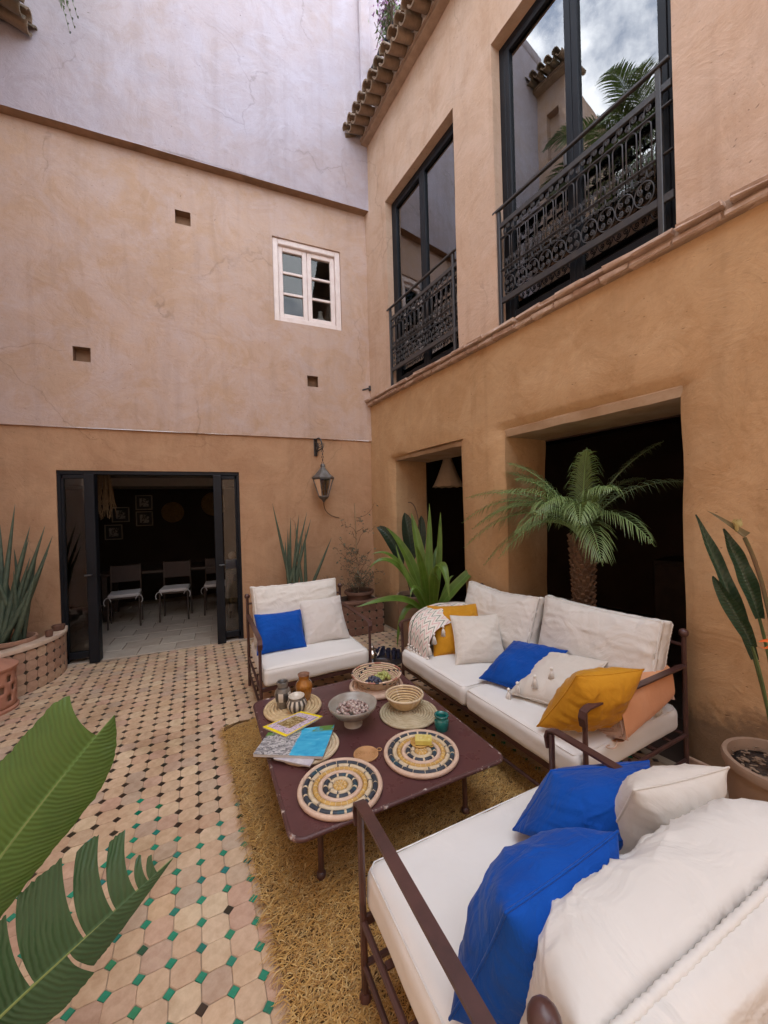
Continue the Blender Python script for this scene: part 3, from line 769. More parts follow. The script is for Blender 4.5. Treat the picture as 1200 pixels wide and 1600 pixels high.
for k in range(260):
    a, t = rs.uniform(0, 6.28), rs.uniform(.15, 1); l = rs.uniform(.5, .85)
    e = Vector((math.cos(a)*t*.42, math.sin(a)*t*.42, .6+l*.75))
    mb.tube(bez([(0, 0, .55), (e.x*.3, e.y*.3, e.z+.1), (e.x*.9, e.y*.9, e.z+.05), (e.x, e.y, e.z-.18)], 6), [.003, .004, .006, .008, .008, .006, .001], 4)
mb.build('plume', plain('straw plume', (.62, .52, .36), (.5, .4, .26), 30, .9), pv, angle=180)

# folding glass doors of the dining room
mb = MB(); mb.box((-2.805, .06, 2.163), (1.905, .09, .044), bev=.004)
for x in (-3.740, -1.869): mb.box((x, .06, 1.07), (.034, .09, 2.14), bev=.004)
door = mb.build('door_frame', M_IRONB, back, angle=30)
def leaf_(x0, x1, st_left, lab):
    mb = MB(); w = x1-x0
    xs = x1-.05 if st_left else x0+.05
    mb.box((xs, -.005, 1.07), (.10, .13, 2.135), bev=.006)                        # folded stack of stiles
    xa, xb = (x0, x1-.10) if st_left else (x0+.10, x1)
    for z, h in ((2.115, .045), (.085, .075)): mb.box(((xa+xb)/2, .04, z), (xb-xa, .05, h), bev=.004)
    xo = x0+.012 if st_left else x1-.012
    mb.box((xo, .04, 1.07), (.024, .05, 2.13), bev=.004)
    o = mb.build('door_leaf', M_IRONB, back, angle=30); o['label'] = lab
    m_ = MB(); m_.box(((xa+xb)/2, .045, 1.1), (xb-xa-.02, .006, 2.0)); m_.build('pane', M_GLASSD, o, smooth=False)
    m_ = MB(); m_.tube([(xs, -.07, 1.0), (xs, -.10, 1.0), (xs+(.06 if not st_left else -.06), -.10, 1.0)], .009, 6); m_.build('handle', M_IRON, o)
leaf_(-3.722, -3.392, True, 'folded glass leaf beside the curved planter')
leaf_(-2.165, -1.888, False, 'folded glass leaf beside the far armchair')

# ------------------------------------------------------------------ upper terrace, left-hand building, garden
terr = thing('terrace_railing', 'black iron terrace railing above the roof tiles', 'railing', (0, 0, 7.2), AL)
mb = MB(); mb.box((.05, -3.7, .72), (.05, 7.0, .05), bev=.006); mb.build('handrail', M_IRONB, terr)
mb = MB(); mb.box((.05, -3.7, .12), (.03, 7.0, .03), bev=.004); mb.build('rail_bar', M_IRON, terr)
m_ = MB(); m_.box((0, 0, .5), (.016, .016, .9)); BALU = m_.mesh('baluster', M_IRON, smooth=False)
for k in range(56): inst(BALU, 'baluster', terr, (.05, -.24-.125*k, .05), sc=(1, 1, .74))
mb = MB(); mb.box((.05, -.215, .33), (.05, .05, .80), bev=.005); mb.build('rail_post', M_IRON, terr)
M_LEAFS = plain('small green leaf', (.12, .20, .06), (.08, .14, .04), 20, .5)
M_PURP = plain('mauve blossom', (.42, .20, .42), (.32, .14, .34), 30, .6)
bou = thing('flowering_shrub', 'mauve flowering shrub trailing over the terrace railing', 'shrub', W(.08, -.75, 7.6))
rs = random.Random(8)
def leaflets(mb, c, sp, n, size, rs):
    for k in range(n):
        p = Vector(c)+Vector((rs.gauss(0, sp[0]), rs.gauss(0, sp[1]), rs.gauss(0, sp[2])))
        a = Vector((rs.uniform(-1, 1), rs.uniform(-1, 1), rs.uniform(-1, 1))).normalized(); b = a.orthogonal().normalized()
        s = size*rs.uniform(.6, 1.3); m = p+a*s+Vector((0, 0, -.1*s))
        mb.add([p, p+a*s*.5+b*s*.32, m, p+a*s*.5-b*s*.32], [(0, 1, 2, 3)])
mb = MB()
for k in range(26): mb.tube(bez([(0, rs.uniform(-.2, .2), -.3), (0, rs.uniform(-.25, .25), .3), (-.05, rs.uniform(-.3, .3), rs.uniform(.4, .9)), (-.1, rs.uniform(-.35, .35), rs.uniform(.3, 1.0))], 6), .005, 4)
mb.build('stem', plain('shrub twig', (.12, .08, .05)), bou)
mb = MB(); leaflets(mb, (0, 0, .55), (.07, .14, .13), 520, .055, rs); mb.build('foliage', M_LEAFS, bou, smooth=False)
mb = MB(); leaflets(mb, (-.02, .05, .72), (.07, .13, .11), 320, .05, rs); mb.build('blossom', M_PURP, bou, smooth=False)

left = thing('left_building', 'plastered building with tiled eaves on the left of the courtyard', 'building', (-4.4, 0, 0))
fl_ = lambda u, v, w: Vector((-w, u, v))
mb = MB(); wall_sheet(mb, fl_, (-9.5, .15), (0, 6.95), [], .2, step=.3, seed=21); mb.build('wall_section', M_BACK_MID, left)  # long unseen stretch added so sky light falls more from above
mb = MB(); wall_sheet(mb, fl_, (-.75, .15), (6.95, 10.6), [(-.62, -.36, 9.0, 10.0, 0, .15)], .2, step=.3, seed=22)
mb.add([(0, -.75, 6.95), (-2.5, -.75, 6.95), (-2.5, -.75, 10.6), (0, -.75, 10.6)], [(0, 1, 2, 3)])
mb.add([(0, -9.5, 0), (-5, -9.5, 0), (-5, -9.5, 6.95), (0, -9.5, 6.95)], [(0, 1, 2, 3)])
mb.add([(0, .15, 6.97), (0, -9.5, 6.97), (-5, -9.5, 7.6), (-5, .15, 7.6)], [(0, 1, 2, 3)])
mb.add([(-.15, -.7, 8.9), (-.15, -.3, 8.9), (-.15, -.3, 10.1), (-.15, -.7, 10.1)], [(0, 1, 2, 3)])
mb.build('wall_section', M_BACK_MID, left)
eave(left, -.17, -9.4, 6.80, .70, 1, 2)
mb = MB(); eave(left, .05, -.95, 10.62, .40, 1, 3)
gw = thing('rear_light_blocker', 'unseen plastered house added behind the camera to narrow the sky light', 'building', (-4.4, -9.5, 0))  # out of view, added to make the sky light more top-down
mb = MB(); wall_sheet(mb, lambda u, v, w: Vector((u, -w, v)), (-.2, 6.2), (0, 5.6), [(1.2, 2.2, .0, 2.1, 0, .3), (3.4, 4.3, 2.9, 4.4, 0, .3)], .2, step=.4, seed=31)
mb.add([(1.0, -.3, 0), (2.4, -.3, 0), (2.4, -.3, 2.3), (1.0, -.3, 2.3)], [(0, 1, 2, 3)]); mb.add([(3.2, -.3, 2.7), (4.5, -.3, 2.7), (4.5, -.3, 4.6), (3.2, -.3, 4.6)], [(0, 1, 2, 3)])
mb.box((3, -.1, 5.65), (6.5, .4, .12), bev=.02); mb.build('wall_section', M_RIGHT_UP, gw)
# ------------------------------------------------------------------ fabrics and metals
F_CREAM = fabric('cream canvas', (.68, .66, .615), (.62, .595, .545), wr=.65, wscale=5, wd=.03)
F_SEAT = fabric('white seat canvas', (.74, .73, .70), (.69, .675, .64), wr=.28, wscale=3.5, wd=.03)
F_SILK = fabric('ivory satin', (.64, .60, .54), (.57, .53, .46), rough=.5, sheen=.3, wr=.6, wscale=7)
F_BLUE = fabric('royal blue velvet', (.004, .078, .40), (.003, .048, .27), rough=.8, sheen=.12, wr=.6, wscale=11, var=1.0, stretch=(1, 1.8, .8))
F_MUST = fabric('mustard velvet', (.56, .27, .018), (.43, .19, .012), rough=.75, sheen=.15, wr=.6, wscale=9, var=.8)
F_PEACH = fabric('peach cotton', (.66, .33, .175), (.58, .27, .135), wr=.4, wscale=6)
F_PEACHIN = fabric('pale peach lining', (.68, .52, .42), (.6, .43, .33), wr=.7, wscale=14)
F_STONE = fabric('stone grey linen', (.60, .565, .53), (.54, .50, .46), wr=.4, wscale=6)
F_TASS = fabric('white cotton yarn', (.80, .77, .72), (.70, .67, .62), weave=500, wr=.5, wscale=60, wd=.004)
M_FRAME = plain('maroon brown painted iron', (.085, .036, .030), (.055, .025, .022), 14, .42, bs=70, bstr=.15, coat=.15)
M_STRAWL = plain('pale palm straw', (.62, .47, .27), (.50, .36, .19), 30, .75, bs=160, bstr=.5, bd=.003)

def rbox(mb, c, d, r, n=14, crown=0, nzs=0, seed=0, rot=None, freq=5, uneven=0):
    """padded box: rounded edges, crowned top, uneven filling"""
    hx, hy, hz = d[0]/2, d[1]/2, d[2]/2; idx = {}; vs = []; fs = []
    def pt(p):
        q = Vector((max(-hx+r, min(hx-r, p.x)), max(-hy+r, min(hy-r, p.y)), max(-hz+r, min(hz-r, p.z)))); dv = p-q
        if dv.length > 1e-9: q = q+dv.normalized()*r
        u, v = q.x/hx, q.y/hy
        cr_ = crown*(1-u*u)*(1-v*v)
        q.z += cr_ if p.z > 0 else -cr_*.15
        e = 1+uneven*nz(q.x*2+seed, q.y*2, q.z*3); q.x *= e; q.y *= e
        if nzs:
            k = nzs*(nz(q.x*freq+seed, q.y*freq, q.z*freq)+.5*nz(q.x*freq*2.3, q.y*freq*2.3+seed, q.z*freq*2.3))
            q = q+dv.normalized()*k if dv.length > 1e-6 else q+Vector((0, 0, k if p.z > 0 else -k*.3))
        return q
    def vid(p):
        k = (round(p.x, 5), round(p.y, 5), round(p.z, 5))
        if k not in idx: idx[k] = len(vs); vs.append(pt(p))
        return idx[k]
    def lin(h):
        m_ = max(3, int(n*h*2/max(d))); inner = [-h+r+(2*h-2*r)*k/m_ for k in range(m_+1)]; st = [r*(1-math.cos(math.pi/2*k/4)) for k in range(4)]
        return [-h+s for s in st]+inner+[h-s for s in reversed(st)]
    L = [lin(hx), lin(hy), lin(hz)]
    for a in range(3):
        o1, o2 = [k for k in range(3) if k != a]
        for sg in (-1, 1):
            for i in range(len(L[o1])-1):
                for j in range(len(L[o2])-1):
                    q = []
                    for (p1, p2) in ((i, j), (i+1, j), (i+1, j+1), (i, j+1)):
                        k = [0, 0, 0]; k[a] = sg*(hx, hy, hz)[a]; k[o1] = L[o1][p1]; k[o2] = L[o2][p2]; q.append(vid(Vector(k)))
                    if len(set(q)) >= 3: fs.append(tuple(dict.fromkeys(q)))
    vs = [(rot @ v if rot is not None else v)+Vector(c) for v in vs]; mb.add(vs, fs)

def pillow(C4, t, seed=0, pinch=.07, wr=.012, n=44, k=.55, sag=0, up=None):
    """C4: four corners BL, BR, TR, TL; returns (body mesh builder, seam points)"""
    P = [Vector(c) for c in C4]; nrm = (P[1]-P[0]).cross(P[3]-P[0]).normalized(); mb = MB()
    ex, ey = (P[1]-P[0])/2, (P[3]-P[0])/2; cen = sum(P, Vector())/4
    def base(u, v):
        a, b = (u+1)/2, (v+1)/2; q = P[0]*(1-a)*(1-b)+P[1]*a*(1-b)+P[2]*a*b+P[3]*(1-a)*b
        return q-ex*u*pinch*(1-v*v)-ey*v*pinch*(1-u*u)
    def th(u, v):
        return max(0, (1-abs(u)**2.4))**k*max(0, (1-abs(v)**2.4))**k
    def surf(u, v, s):
        h = th(u, v); e1 = max(abs(u), abs(v))
        w = 0
        for (a, b, q) in ((u, v, 0), (v, u, 7)):    # gathers running in from each edge
            ed = max(0, (abs(b)-.25)/.75)**1.3
            w += ed*nz(a*7+seed+q*s, b*1.2+seed*2, s*3+q)
        w += .8*nz(u*1.8+seed, v*1.8-seed, s*2)
        fold = (1-abs(nz(u*1.5+v*1.1+seed*1.7, v*2.4-u*.7, s+4))*2.4); w += .45*max(0, fold)**3
        amp = wr*min(1, h*1.4)
        q = base(u, v)+nrm*s*(t/2*h+amp*w)
        return q-Vector((0, 0, sag*h*h))
    m = n
    def cs(i): x = -1+2*i/m; return math.sin(x*math.pi/2)*.6+x*.4
    idx = {}; vs = []; fs = []
    for s in (1, -1):
        for j in range(m+1):
            for i in range(m+1):
                b = i in (0, m) or j in (0, m)
                key = (i, j, 0 if b else s)
                if key not in idx: idx[key] = len(vs); vs.append(surf(cs(i), cs(j), s) if not b else base(cs(i), cs(j)))
        for j in range(m):
            for i in range(m):
                q = [(i, j), (i+1, j), (i+1, j+1), (i, j+1)]
                q = [idx[(a, b, 0 if (a in (0, m) or b in (0, m)) else s)] for a, b in q]
                fs.append(tuple(q if s > 0 else q[::-1]))
    mb.add(vs, fs)
    ring = [base(cs(i), -1) for i in range(m)]+[base(1, cs(i)) for i in range(m)]+[base(cs(m-i), 1) for i in range(m)]+[base(-1, cs(m-i)) for i in range(m)]
    return mb, ring
def throw_pillow(C4, t, mat_, label, group, seed, piping=.0035, **kw):
    C4 = [Vector(c) for c in C4]; low = min(C4, key=lambda v: v.z)
    mb, ring = pillow(C4, t, seed, **kw)
    o = mb.build('throw_pillow', mat_, angle=180); tag(o, label, 'pillow', group)
    cen = sum(C4, Vector())/4
    for v in o.data.vertices: v.co -= cen
    o.location = cen
    s_ = MB(); s_.tube([p-cen for p in ring], piping, 6, closed=True); s_.build('seam', mat_, o, angle=180)
    return o

# ------------------------------------------------------------------ iron armchairs and sofa
def iron_seat(name, label, cat, loc, rz, Wd, Dp, nseat, group, seat_mat, seed, arm=.665, post=.87, sz=(.285, .145), rail=.09):
    """front faces local -y; origin on the floor under the middle"""
    t = thing(name, label, cat, loc, rz, group); x0, y0 = Wd/2, Dp/2
    for sx in (-1, 1):
        m_ = MB(); m_.tube([(sx*x0, -y0, .0), (sx*x0, -y0, arm-.02)], .0125, 8); m_.lathe([(.022, 0), (.022, .012), (.014, .03)], (sx*x0, -y0, 0), 10); m_.build('leg', M_FRAME, t)
        m_ = MB(); m_.tube([(sx*x0, y0, .0), (sx*x0, y0, post-.03)], .0135, 8); m_.sphere((sx*x0, y0, post-.018), .026, 12, 8); m_.build('leg', M_FRAME, t)
        m_ = MB(); pts = [(sx*x0, -y0-.012, arm-.085), (sx*x0, -y0-.022, arm-.04), (sx*x0, -y0-.012, arm-.012), (sx*x0, -y0+.02, arm), (sx*x0, -y0+.2, arm+.004), (sx*x0, 0, arm+.006), (sx*x0, y0-.01, arm+.012)]
        m_.sweep(pts, (1, 0, 0), .036, .009); m_.build('armrest', M_FRAME, t, angle=30)
        m_ = MB(); m_.tube([(sx*x0, -y0, sz[0]-.02), (sx*x0, y0, sz[0]-.02)], .011, 8); m_.build('side_rail', M_FRAME, t)
        m_ = MB(); m_.tube([(sx*x0, -y0, .12), (sx*x0, y0, .12)], .010, 8); m_.tube([(sx*x0*.96, -y0*.1, .12), (sx*x0*.96, -y0*.1, sz[0]-.02)], .008, 6); m_.build('stretcher', M_FRAME, t)
    m_ = MB(); m_.box((0, -y0, sz[0]-.02), (Wd, .014, .034), bev=.003); m_.build('front_rail', M_FRAME, t, angle=30)
    m_ = MB(); m_.tube([(-x0, -y0, .12), (x0, -y0, .12)], .010, 8); m_.build('stretcher', M_FRAME, t)
    m_ = MB(); m_.tube([(-x0, y0, sz[0]-.02), (x0, y0, sz[0]-.02)], .011, 8); m_.build('back_rail', M_FRAME, t)
    m_ = MB(); m_.tube([(-x0, y0, post-rail), (x0, y0, post-rail)], .010, 8); m_.build('back_rail', M_FRAME, t)
    n = int(Wd/.17)
    for k in range(n):
        x = -x0+Wd*(k+1)/(n+1); m_ = MB(); m_.box((x, y0, (sz[0]+post-rail-.02)/2), (.024, .007, post-rail-sz[0]+.02), bev=.002); m_.build('back_slat', M_FRAME, t, angle=30)
    for k in range(int(Dp/.16)):
        y = -y0+Dp*(k+1)/(int(Dp/.16)+1); m_ = MB(); m_.box((0, y, sz[0]-.014), (Wd-.02, .022, .006)); m_.build('seat_slat', M_FRAME, t, smooth=False)
    cw = (Wd-.03)/nseat
    for k in range(nseat):
        x = -Wd/2+.015+cw*(k+.5)
        m_ = MB(); rbox(m_, (x, -.025, sz[0]+sz[1]/2), (cw-.004, Dp+.02, sz[1]), .042, 30, .016, .005, seed+k*3, uneven=.006)
        o = m_.build('seat_cushion', seat_mat, t, angle=180)
        r_ = MB(); hx, hy = (cw-.004)/2-.013, (Dp+.02)/2-.013
        for zz in (sz[0]+sz[1]-.012,):
            rim = [(-hx, -hy), (hx, -hy), (hx, hy), (-hx, hy)]; pts = []
            for q in range(4):
                a, b = rim[q], rim[(q+1) % 4]; pts += [(x+a[0]+(b[0]-a[0])*(.03+.94*s/10), -.025+a[1]+(b[1]-a[1])*(.03+.94*s/10), zz+.003) for s in range(11)]
        r_.tube(pts, .0028, 6, closed=True); r_.build('piping', seat_mat, o, angle=180)
    return t
def back_cushion(t, x, y, z, w, h, th, tilt, mat_, seed, rz=0, slump=0., wr=.012, n=46, arch=0, ef=.33, eb=.33, bf=.20, bb=.20, he=3):
    """boxed back cushion leaning by `tilt`; two piped faces and a gathered border"""
    rot = Matrix.Rotation(rz, 3, 'Z') @ Matrix.Rotation(-tilt, 3, 'X')
    def pt(u, v, s, e):       # u,v in -1..1, s side -1 front/+1 back, e = 1 on the face, border otherwise
        px = w/2*u*(1-.03*(1-v*v)); pz = h/2*v*(1-.05*(1-u*u))-slump*(1-abs(u))*(v+1)*.5+arch*(1-u*u)*(v+1)/2
        return px, pz
    mb = MB(); idx = {}; vs = []; fs = []; m = n
    def cs(i): x_ = -1+2*i/m; return math.sin(x_*math.pi/2)*.55+x_*.45
    def face(i, j, s):
        u, v = cs(i), cs(j); px, pz = pt(u, v, s, 1)
        hgt = max(0, 1-abs(u)**he)**.5*max(0, 1-abs(v)**(3 if he == 3 else 5))**.5
        w_ = 0
        for (a, b, q) in ((u, v, 0), (v, u, 7)):
            ed = max(0, (abs(b)-.2)/.8)**1.2; w_ += ed*nz(a*(6 if he == 3 else 3.2)+seed+q, b*1.1+seed, s*3+q)*1.2
        w_ += .7*nz(u*1.6+seed, v*1.6, s*2.)
        fold = 1-abs(nz(u*1.2+v*1.6+seed*1.3, v*2.2-u*1.1, s+9))*2.6; w_ += .8*max(0, fold)**6
        fold = 1-abs(nz(u*3.1+v*1.2+seed*.7, v*.9+u*.6, s+13))*2.8; w_ += .55*max(0, fold)**7
        fold = 1-abs(nz(u*2.6-v*1.9+seed*2.3, v*1.7+u*1.3, s+5))*2.6; w_ += .6*max(0, fold)**6
        fe = (max(0, (1-u**8)*(1-v**8)))**1.5 if he != 3 else 1.0
        w_ *= fe
        py = s*(th*(ef if s < 0 else eb)+th*(bf if s < 0 else bb)*hgt+wr*w_*min(1, hgt*1.8))
        return Vector((px, py, pz))
    def vid(key, p):
        if key not in idx: idx[key] = len(vs); vs.append(p)
        return idx[key]
    for s in (-1, 1):
        for j in range(m):
            for i in range(m):
                q = [vid((a, b, s), face(a, b, s)) for a, b in ((i, j), (i+1, j), (i+1, j+1), (i, j+1))]
                fs.append(tuple(q))
    ringk = [(i, 0) for i in range(m)]+[(m, i) for i in range(m)]+[(m-i, m) for i in range(m)]+[(0, m-i) for i in range(m)]
    nb = 6
    rows = []
    for b in range(nb+1):
        row = []
        for (i, j) in ringk:
            A, B = face(i, j, -1), face(i, j, 1); q = A.lerp(B, b/nb)
            if 0 < b < nb:
                o = Vector((cs(i) if i in (0, m) else 0, 0, cs(j) if j in (0, m) else 0)); bul = math.sin(math.pi*b/nb)*(1 if he == 3 else .5)
                q = q+o*(.016*bul+.006*bul*nz(q.x*30+seed, q.z*30, b*.3))
            row.append(vid((i, j, -1) if b == 0 else ((i, j, 1) if b == nb else ('b', i, j, b)), q))
        rows.append(row)
    N = len(ringk)
    for b in range(nb):
        for k in range(N): fs.append((rows[b][k], rows[b][(k+1) % N], rows[b+1][(k+1) % N], rows[b+1][k]))
    vs = [rot @ v for v in vs]; mb.add(vs, fs)
    o = mb.build('back_cushion', mat_, t, angle=180, loc=(x, y, z))
    for row in ((rows[0],) if ef < 0 else (rows[0], rows[nb])):
        p = MB(); pts = [vs[k] for k in row]; p.tube(pts, [(.0088 if ef < 0 else .0066)*(1+(.16 if k % 2 else -.10)+.06*math.sin(k*.9)) for k in range(len(pts))], 8, closed=True); p.build('piping', mat_, o, angle=180)
    return o
G_SEAT = 'maroon iron garden seats with cream cushions'
near = iron_seat('armchair', 'nearest iron armchair, its back to the camera, heaped with two blue pillows', 'armchair', (-1.213, -4.49, .012), math.pi+R(2.4), .885, .765, 1, G_SEAT, F_SEAT, 1, rail=.20)
back_cushion(near, -.085, .30, .615, .93, .42, .24, R(18), F_CREAM, 3, wr=.014, n=100, ef=-.20, eb=.44, bf=.78, bb=.12, he=6)
far = iron_seat('armchair', 'far iron armchair facing the camera, with one blue and one grey pillow', 'armchair', (-1.385, -1.815, 0), R(3.2), .93, .76, 1, G_SEAT, F_SEAT, 12)
back_cushion(far, -.03, .22, .70, .80, .50, .19, R(15), F_CREAM, 15, rz=R(1), wr=.009, ef=.25, bf=.30)
sofa = iron_seat('sofa', 'long iron two-seat sofa along the side wall with a row of mixed pillows', 'sofa', tuple(W(-.525, -3.08, 0)), AL-R(90)-R(2.7), 1.72, .915, 2, G_SEAT, F_SEAT, 21, post=.885)
back_cushion(sofa, .43, .27, .695, .80, .50, .19, R(16), F_CREAM, 25, slump=.0, wr=.009, ef=.22, bf=.34)
back_cushion(sofa, -.43, .25, .685, .82, .48, .19, R(18), F_CREAM, 31, slump=.02, rz=R(-1), wr=.008, ef=.22, bf=.34)
G_PIL = 'loose throw pillows on the iron seats'
throw_pillow([(-1.829, -1.93, .44), (-1.409, -1.935, .44), (-1.406, -1.70, .725), (-1.826, -1.69, .725)], .15, F_BLUE, 'blue velvet pillow on the far armchair', G_PIL, 2, wr=.010)
throw_pillow([(-1.41, -1.89, .44), (-.985, -1.86, .44), (-1.01, -1.64, .80), (-1.427, -1.66, .80)], .15, F_STONE, 'square grey linen pillow on the far armchair', G_PIL, 4, wr=.014)
throw_pillow([(-.515, -2.62, .44), (-.09, -2.76, .44), (.01, -2.49, .775), (-.41, -2.345, .775)], .17, F_MUST, 'mustard velvet pillow leaning beside the tasselled throw', G_PIL, 5, wr=.014)
throw_pillow([(-.455, -2.845, .44), (-.085, -2.99, .44), (.02, -2.76, .745), (-.345, -2.61, .745)], .15, F_SILK, 'ivory satin pillow leaning in front of the mustard one', G_PIL, 6, wr=.014)
throw_pillow([(-.46, -3.14, .455), (-.345, -3.55, .475), (.03, -3.45, .665), (-.06, -3.04, .62)], .17, F_BLUE, 'blue velvet pillow lying on the middle of the sofa', G_PIL, 8, wr=.012)
tp = throw_pillow([(-.43, -3.40, .455), (-.30, -3.80, .49), (.08, -3.70, .67), (-.03, -3.29, .62)], .17, F_SILK, 'ivory pillow edged with white tassels between the blue and mustard ones', G_PIL, 9, wr=.010)
throw_pillow([(-.55, -3.76, .46), (-.17, -3.91, .47), (-.13, -4.06, .80), (-.47, -3.95, .79)], .22, F_MUST, 'mustard velvet pillow slumped against the right armrest of the sofa', G_PIL, 10, wr=.016)
throw_pillow([(-1.145, -4.25, .49), (-.84, -4.46, .46), (-.645, -4.41, .69), (-.98, -4.27, .665)], .40, F_BLUE, 'plump blue velvet pillow at the far side of the nearest armchair', G_PIL, 12, wr=.013, n=60, k=.46)
throw_pillow([(-1.618, -4.576, .47), (-1.20, -4.56, .46), (-1.165, -4.665, .81), (-1.56, -4.71, .82)], .26, F_BLUE, 'blue velvet pillow squeezed against the back of the nearest armchair', G_PIL, 14, wr=.014, n=60)
throw_pillow([(-.98, -4.44, .50), (-.60, -4.50, .48), (-.62, -4.64, .80), (-.98, -4.58, .80)], .19, F_SILK, 'cream pillow tucked behind the plump blue one', G_PIL, 16, wr=.014)

# tassels along the front edge of the tasselled pillow
def tassel(mb, p, l=.075, r=.016):
    mb.sphere((p[0], p[1], p[2]-.008), .011, 8, 6)
    for k in range(16):
        a = k*2.4; q = r*math.sqrt((k+.5)/16)
        mb.tube([(p[0], p[1], p[2]-.016), (p[0]+q*.6*math.cos(a), p[1]+q*.6*math.sin(a), p[2]-l*.45), (p[0]+q*1.25*math.cos(a), p[1]+q*1.25*math.sin(a), p[2]-l)], [.003, .0035, .003], 4)
for p in ((-.445, -3.42, .50), (-.425, -3.48, .56), (-.355, -3.55, .615), (-.27, -3.60, .665)):
    m_ = MB(); tassel(m_, p); m_.build('tassel', F_TASS, tp, ws=True, angle=180)

# folded peach blankets on both ends of the sofa, tasselled throw over the left one
def folded(C, ax, ay, az, L, w, h, mat_in, label, seed):
    """rolled-over blanket: long axis ax (L), width ay (w), height az (h); spiral folds show at the front end"""
    ax, ay, az = Vector(ax).normalized(), Vector(ay).normalized(), Vector(az).normalized(); C = Vector(C)
    o = thing('folded_blanket', label, 'blanket', C)
    mb = MB()
    def prof(k, shrink):
        a = 2*math.pi*k/40; e = 4.2
        x = math.copysign(abs(math.cos(a))**(2/e), math.cos(a)); z = math.copysign(abs(math.sin(a))**(2/e), math.sin(a))
        return x*w/2*shrink, z*h/2*shrink
    def fn(u, v):
        x, z = prof(u*40, 1-.03*abs(v-.5)); q = .008*nz(u*9+seed, v*3, seed)+.006*nz(u*3, v*9, seed)
        x += .02*(z/h)*(1 if x > 0 else -1); s = 1+q*4.5
        return ax*L*(v-.5)*(1+.05*z/h)+ay*x*s+az*z*s
    mb.grid(fn, 40, 16); mb.build('outer_fold', F_PEACH, o, angle=180)
    mb = MB()        # inner layers seen at the ends, folded like a roll
    for lay in range(4):
        s0 = .80-.2*lay
        def f2(u, v, s0=s0, lay=lay):
            x, z = prof(2+u*36, s0); d = .012*nz(u*5+lay, v, seed+lay)
            return ax*(L*(v-.5)*(1.0-.02*lay)+d*.5)+ay*(x+d)+az*(z+d)
        mb.grid(f2, 36, 8)
    for s in (-1, 1):
        mb.grid(lambda u, v: ax*(L*.47*s)+ay*(w*.9*(u-.5))+az*(h*.85*(v-.5)), 4, 4)
    mb.build('inner_fold', F_PEACHIN, o, angle=180)
    m_ = MB(); e = C*0-ax*L*.5
    for s in (-1, 1): m_.tube(bez([e+ay*s*w*.2-az*h*.45, e-ax*.05+ay*s*w*.35-az*h*.5, e-ax*.08+ay*s*w*.2-az*h*.52, e-ax*.03-ay*s*w*.1-az*h*.5], 10), .0035, 6)
    m_.build('tie', F_PEACHIN, o, angle=180)
    return o
exl = W(1, .03, 0)-W(0, 0, 0); eyl = W(0, 1, 0)-W(0, 0, 0)
folded(W(-.50, -3.86, .545), (exl.x, exl.y, .10), (eyl.x, eyl.y, -.28), (0, .25, 1), .56, .21, .21, None, 'folded peach blanket under the right armrest of the sofa', 3)
folded(W(-.60, -2.285, .56), (exl.x, exl.y, .04), (eyl.x, eyl.y, .1), (0, -.1, 1), .58, .16, .22, None, 'folded peach blanket at the left end of the sofa, half under the throw', 5)
def throwmat():
    m, t, b = newmat('cream throw woven with green zigzags')
    uv = t.nodes.new('ShaderNodeUVMap'); sep = t.nodes.new('ShaderNodeSeparateXYZ'); t.links.new(uv.outputs[0], sep.inputs[0])
    zig = mth(t, 'ABSOLUTE', mth(t, 'SUBTRACT', mth(t, 'FRACT', mth(t, 'MULTIPLY', sep.outputs[0], 5)), .5))
    f = mth(t, 'FRACT', mth(t, 'ADD', mth(t, 'MULTIPLY', sep.outputs[1], 8), mth(t, 'MULTIPLY', zig, 1.3)))
    l1 = ramp(t, f, ((.10, 1.), (.17, 0.)))
    pk = ramp(t, mth(t, 'FRACT', mth(t, 'ADD', f, .45)), ((.10, 1.), (.2, 0.)))
    c = mixc(t, mth(t, 'MULTIPLY', l1, .9), (.74, .70, .64), (.10, .17, .12)); c = mixc(t, mth(t, 'MULTIPLY', pk, .75), c, (.62, .30, .30))
    ed = ramp(t, mth(t, 'ABSOLUTE', mth(t, 'SUBTRACT', sep.outputs[0], .13)), ((.012, 1.), (.025, 0.)))
    c = mixc(t, ed, c, (.05, .10, .075))
    t.links.new(c, b.inputs['Base Color']); b.inputs['Roughness'].default_value = .95; b.inputs['Sheen Weight'].default_value = .2
    bump(t, b, noi(t, 90, 3), .6, .004); return m
# the throw hangs over the roll: path across the roll, width along it
thr_path = [W(-.93, -2.30, .455), W(-.925, -2.30, .60), W(-.92, -2.29, .76), W(-.80, -2.28, .765), W(-.5, -2.27, .75), W(-.3, -2.26, .73), W(-.17, -2.25, .68)]
thr = MB(); pp = bez(thr_path, 30)
def thf(u, v):
    q = pp[min(30, int(round(v*30)))]; wd = eyl*(-.27*(u-.10))
    drop = .05*u*u+.10*max(0, u-.55); return q+wd+Vector((0, 0, .012*nz(u*4, v*6, 2)-drop+.030))
thr.grid(thf, 26, 30)
th_o = thr.build('throw', throwmat(), angle=180); tag(th_o, 'cream zigzag throw with white tassels draped over the left end of the sofa', 'throw')
for k in range(7):
    u = .02+.15*k; q = thf(u, 0); m_ = MB(); tassel(m_, q, .085, .02); m_.build('tassel', F_TASS, th_o, angle=180)
for k in range(5):
    q = thf(1.0, .05+.14*k); m_ = MB(); tassel(m_, q, .085, .02); m_.build('tassel', F_TASS, th_o, angle=180)

